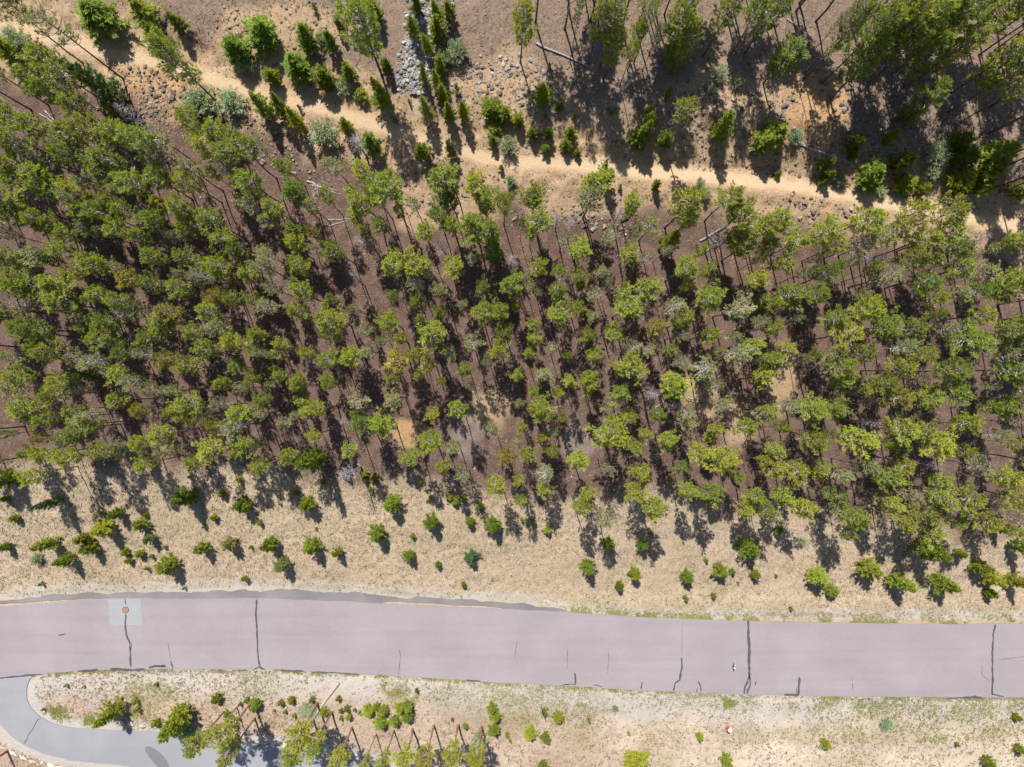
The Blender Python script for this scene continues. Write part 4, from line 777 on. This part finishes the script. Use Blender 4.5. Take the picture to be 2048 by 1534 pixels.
# ------------------------------------------------------------------ fallen wood
def sticks(name, n, box, seed, ln, rad, label):
    R = random.Random(seed); b = MB()
    for _ in range(n):
        u, v = R.uniform(box[0], box[1]), R.uniform(box[2], box[3])
        if abs(v - line_v(TRAIL, np.array([u]))[0]) < 18: continue
        x, y, D = [float(q) for q in ground_px(np.array(u), np.array(v))]; a = R.uniform(0, 6.28); L = ln * R.uniform(0.4, 1.5); p = []
        for f in (-0.5, 0.0, 0.5):
            px_, py_ = x + math.cos(a) * L * f + R.gauss(0, 0.04), y + math.sin(a) * L * f + R.gauss(0, 0.04); p.append((px_, py_, float(ground_z(np.array(px_), np.array(py_))) + rad * 1.2))
        q = R.uniform(0.7, 1.25); b.tube(p, [rad, rad * 0.8, rad * 0.4], 4, (q, q, q * R.uniform(0.95, 1.1)))
    tag(link(name, b.mesh(name, [M_DEAD]), col=(0.30, 0.265, 0.24)), label, 'sticks', kind='stuff')
sticks('fallen_sticks', 2200, (0, 2048, 0, 960), 9, 0.7, 0.02, 'thin grey sticks and twigs littering the forest floor')
def log(name, p0, p1, rad, label, col, nbr=6, seed=0, lift=0.0):
    R = random.Random(seed); x0, y0, _ = [float(q) for q in ground_px(np.array(p0[0]), np.array(p0[1]))]; x1, y1, _ = [float(q) for q in ground_px(np.array(p1[0]), np.array(p1[1]))]
    gz = lambda a, c: float(ground_z(np.array(a), np.array(c)))
    n = 7; P = []; o0 = Vector((x0, y0, gz(x0, y0)))
    for i in range(n):
        f = i / (n - 1); a, c = lerp(x0, x1, f), lerp(y0, y1, f); P.append(Vector((a + R.gauss(0, .03), c + R.gauss(0, .03), gz(a, c) + rad * 0.9 + lift * f)) - o0)
    e = tag(link(name, None, loc=o0), label, 'fallen log', 'fallen logs and brush'); b = MB(); b.tube(P, [rad * lerp(1, 0.45, i / (n - 1)) for i in range(n)], 8, cap=True)
    link('trunk', b.mesh('log_trunk', [M_DEAD], smooth=False), e, col=col)
    if nbr:
        b = MB()
        for _ in range(nbr):
            f = R.uniform(0.25, 1); i = min(int(f * (n - 1)), n - 2); q = lerp(P[i], P[i + 1], f * (n - 1) - i); d = (P[-1] - P[0]).normalized() * R.uniform(0.3, 1) + rdir(R, 0.6); d.z = abs(d.z) * 0.5; L = R.uniform(0.3, 1.1); d.normalize()
            b.tube([q, q + d * L * 0.5, q + d * L - Vector((0, 0, 0.1))], [rad * 0.25, rad * 0.17, 0.006], 4)
            for _ in range(3):
                s = q + d * L * R.uniform(0.4, 1); b.tube([s, s + (d + rdir(R, 0.6)).normalized() * R.uniform(0.15, 0.5)], [rad * 0.12, 0.004], 3)
        link('bare_branches', b.mesh('log_branches', [M_DEAD]), e, col=tuple(q * 1.1 for q in col))
SIL, BRN, PALE = (0.36, 0.335, 0.33), (0.27, 0.215, 0.17), (0.46, 0.42, 0.38)
LOGS = [((1072,87),(1178,134),0.10,'smooth silver log lying on the slope below the top edge',SIL,0),((678,1364),(609,1458),0.13,'grey fallen log lying across the verge below the road',(0.46,0.40,0.34),3),
 ((1582,284),(1709,327),0.11,'bleached fallen trunk with brush beside the trail at right',SIL,26),((1736,299),(1830,309),0.07,'thin bleached log in shade above the right end of the trail',SIL,12),((1821,330),(1848,375),0.06,'short pale log pointing down toward the trail at right',SIL,5),
 ((1573,38),(1624,78),0.07,'crooked grey branch near the top right corner',SIL,4),((615,362),(672,388),0.08,'pale split log on the upper edge of the left forest',PALE,14),((620,370),(668,380),0.06,'whitish log crossing another at the forest edge',PALE,8),
 ((655,440),(704,438),0.045,'thin white stick below the split logs',PALE,2),((660,452),(703,439),0.045,'slanting white stick touching a thin white stick',PALE,2),((1400,482),(1450,452),0.09,'thick grey log with brush among the pines right of centre',(0.30,0.28,0.27),22),
 ((1410,505),(1440,480),0.07,'short grey log against the thicker log',(0.30,0.28,0.27),12),((90,222),(112,246),0.07,'white weathered log at the far left of the forest',PALE,4),((80,228),(118,252),0.05,'thin white log at the far left edge',PALE,3),
 ((1768,253),(1790,222),0.06,'pale log on the shaded bank below tall pines',SIL,3),((2005,372),(2048,352),0.08,'brown log under brush at the right edge',BRN,10),((1985,345),(2040,330),0.05,'grey brush pile at the right edge',SIL,30),
 ((1980,480),(2010,520),0.07,'bare bleached treetop beside the trail at right edge',SIL,26),((1310,815),(1330,800),0.05,'short grey log in the lower middle forest',SIL,4),((1375,795),(1400,800),0.05,'pale stick beside a bare patch in the forest',PALE,3),
 ((1745,910),(1772,920),0.06,'slim grey log in the right forest',SIL,2),((2,195),(40,225),0.06,'dark fallen stem at the left edge',BRN,2),((768,790),(790,800),0.04,'broken branch in the centre forest',SIL,5),((1095,820),(1120,812),0.04,'little grey branch by the grey bare patch',SIL,5)]
for i, (a, c, r, lab, col, nb) in enumerate(LOGS): log('fallen_log', a, c, r, lab, col, nb, 700 + i)
def brush(u, v, rad, n, col, label, seed, name='brush_pile'):
    R = random.Random(seed); x, y, D = [float(q) for q in ground_px(np.array(u), np.array(v))]; b = MB()
    for _ in range(n):
        a, q = R.uniform(0, 6.28), rad * math.sqrt(R.random()); o = Vector((q * math.cos(a), q * math.sin(a), 0.02)); d = Vector((R.gauss(0, 1), R.gauss(0, 1), R.uniform(0.1, 1.1))).normalized() * R.uniform(0.25, 0.8)
        b.tube([o, o + d * 0.6 + rdir(R, 0.04), o + d], [0.016, 0.011, 0.004], 3)
    tag(link(name, b.mesh(name, [M_DEAD]), loc=(x, y, float(ground_z(np.array(x), np.array(y)))), col=col), label, 'brush', 'brush piles')
brush(1420, 232, 0.8, 120, (0.22, 0.12, 0.10), 'reddish dead bush on the bank above the trail', 1); brush(1660, 300, 1.3, 130, SIL, 'grey brush heap around a bleached trunk above the trail', 2)
brush(2030, 345, 1.4, 140, (0.28, 0.24, 0.22), 'brown brush heap at the right edge of the photo', 3); brush(390, 75, 0.7, 80, (0.22, 0.11, 0.08), 'rusty dead bush above the trail at upper left', 4); brush(640, 375, 1.0, 80, PALE, 'whitish tangle of split branches at the forest edge', 5)
brush(880, 333, 0.5, 50, (0.24, 0.13, 0.09), 'small reddish dead bush below the trail', 6); brush(180, 1150, 0.0 + 0.3, 12, BRN, 'few dead stalks at the foot of the meadow', 7)

# ------------------------------------------------------------------ boulder edging of the driveway
def wall(pts, label, seed, s0, s1, gap):
    R = random.Random(seed); P = np.asarray(pts, float); x, y, D = ground_px(P[:, 0], P[:, 1]); s = np.r_[0, np.cumsum(np.hypot(np.diff(x), np.diff(y)))]; t = 0.0
    e = tag(link('boulder_wall', None, loc=(x[0], y[0], 0)), label, 'retaining wall', 'boulder walls along the driveway')
    while t < s[-1]:
        L = R.uniform(s0, s1); c = t + L / 2; a, b_ = np.interp(c, s, x), np.interp(c, s, y); a2, b2 = np.interp(c + 0.1, s, x), np.interp(c + 0.1, s, y)
        o = link('boulder', RMESH[R.randrange(8)], e, (a - x[0], b_ - y[0] + R.gauss(0, 0.05), float(smooth_z(a, b_)) - 0.12), R.choice([(0.52, 0.44, 0.34), (0.60, 0.54, 0.46), (0.50, 0.37, 0.25), (0.62, 0.57, 0.50)]))
        o.scale = (L * 0.58, R.uniform(0.30, 0.42), R.uniform(0.5, 0.7)); o.rotation_euler = (0, 0, math.atan2(b2 - b_, a2 - a)); t += L * 0.98 + gap * R.random()
wall(WALL[:9], 'row of pale boulders edging the outside of the driveway bend', 1, 0.7, 1.25, 0.08)
wall([(232,1446),(262,1450),(300,1453),(334,1456)], 'broken row of white stones between the island and the driveway', 2, 0.4, 0.9, 0.7)
wall([(350,1459),(372,1461),(432,1470),(480,1479),(505,1482),(560,1489),(600,1497)], 'row of pale stones under pines along the driveway', 3, 0.5, 1.0, 0.5)

# ------------------------------------------------------------------ small built things
M_RED = mat_plain('red_paint', (0.62, 0.06, 0.09), 0.45, 0.4, 0, 9, 0.8); M_BLUE = mat_plain('pale_blue_paint', (0.58, 0.74, 0.82), 0.4, 0.4, 0, 9, 0.9); M_WHT = mat_plain('white_paint', (0.75, 0.75, 0.78), 0.45, 0.4, 0, 9, 0.9)
M_STEEL = mat_plain('galvanised_steel', (0.30, 0.31, 0.33), 0.5, 0.4, 0.4, 9, 0.8); M_SIGN = mat_plain('green_sign_back', (0.12, 0.17, 0.16), 0.5, 0.4, 0.2, 9, 0.85); M_DBLUE = mat_plain('blue_panel', (0.14, 0.27, 0.42), 0.5, 0.4, 0, 9, 0.85); M_BLK = mat_plain('black_rubber', (0.03, 0.03, 0.035), 0.7)
def spot(u, v):
    x, y, D = [float(q) for q in ground_px(np.array(u), np.array(v))]; return (x, y, float(ground_z(np.array(x), np.array(y))))
hx = tag(link('fire_hydrant', None, loc=spot(1455.5, 1454)), 'red fire hydrant with a pale blue cap on the gravelly verge', 'fire hydrant'); hx.scale = (0.82, 0.82, 1.0)
b = MB(); b.lathe([(0.24, -0.05), (0.24, 0.03), (0.17, 0.05), (0.165, 0.62), (0.22, 0.64), (0.22, 0.70), (0.17, 0.72), (0.17, 0.80)], 18); link('body', b.mesh('hydrant_body', [M_RED]), hx)
b = MB(); b.lathe([(0.23, 0.80), (0.23, 0.85), (0.20, 0.90), (0.15, 0.97), (0.07, 1.02), (0.05, 1.03), (0.05, 1.09), (0.001, 1.09)], 18); link('bonnet', b.mesh('hydrant_bonnet', [M_BLUE]), hx)
for a, m in ((0.6, M_WHT), (0.6 + math.pi, M_RED), (2.2, M_RED)):
    b = MB(); d = Vector((math.cos(a), math.sin(a), 0)); b.tube([d * 0.12 + UP * 0.55, d * 0.27 + UP * 0.55], [0.085, 0.085], 10, cap=True); b.tube([d * 0.27 + UP * 0.55, d * 0.31 + UP * 0.55], [0.105, 0.10], 10, cap=True); link('nozzle_cap', b.mesh('hydrant_nozzle', [m]), hx)
sp = tag(link('road_sign', None, loc=spot(1081, 1408)), 'narrow road sign seen edge on, standing in the grass below the road', 'road sign'); sp.rotation_euler = (0, 0, 0.06)
b = MB(); b.box(-0.03, 0.03, -0.025, 0.025, -0.1, 2.7); link('post', b.mesh('sign_post', [M_STEEL]), sp)
b = MB(); b.box(0.034, 0.044, -0.30, 0.30, 1.75, 2.65); link('sign_plate', b.mesh('sign_plate', [M_SIGN]), sp)
bp = tag(link('driveway_sign', None, loc=spot(207, 1426)), 'small blue board on a short post beside the yellowish young pine by the driveway', 'sign'); bp.rotation_euler = (0, 0, math.atan2(1426 - 767, 207 - 1024) * -1)
for s in (-0.09, 0.09):
    b = MB(); b.box(-0.02, 0.02, -0.02, 0.02, -0.1, 1.0); o = link('post', b.mesh('sign_leg', [M_STEEL]), bp, (0, s * 0.6, 0))
    b = MB(); b.box(-0.03, 0.03, -0.02, 0.02, 0.1, 0.95); b.box(-0.22, 0.22, -0.05, 0.05, 0.78, 0.98); link('board', b.mesh('blue_board', [M_DBLUE]), bp, (0, s, 0))
lt = tag(link('roadside_litter', None, loc=(*ground_px(np.array(1467.0), np.array(1333.5))[:2], 0.036)), 'crumpled scrap of dark rubber and pale plastic lying on the road', 'litter')
b = MB(); R = random.Random(4)
for i in range(7):
    a0 = i / 7 * 6.28; b.tri((0, 0, 0.09), (0.13 * math.cos(a0), 0.26 * math.sin(a0), 0.01), (0.15 * math.cos(a0 + 0.9), 0.30 * math.sin(a0 + 0.9), 0.03))
b.tube([(-0.02, -0.45, 0.015), (0.02, -0.2, 0.05), (0, 0.15, 0.06), (-0.02, 0.42, 0.015)], [0.03, 0.09, 0.10, 0.02], 6, cap=True); link('rubber_strip', b.mesh('rubber_strip', [M_BLK]), lt)
b = MB(); b.tri((0.06, 0.02, 0.05), (0.18, 0.12, 0.03), (0.12, 0.28, 0.08)); b.tri((0.06, 0.02, 0.05), (0.12, 0.28, 0.08), (0.05, 0.2, 0.14)); b.tri((0.05, -0.05, 0.08), (0.18, -0.14, 0.03), (0.10, -0.28, 0.05)); b.tri((-0.05, -0.08, 0.15), (0.08, -0.1, 0.16), (0.02, 0.06, 0.17)); link('plastic_scrap', b.mesh('plastic_scrap', [M_WHT]), lt)
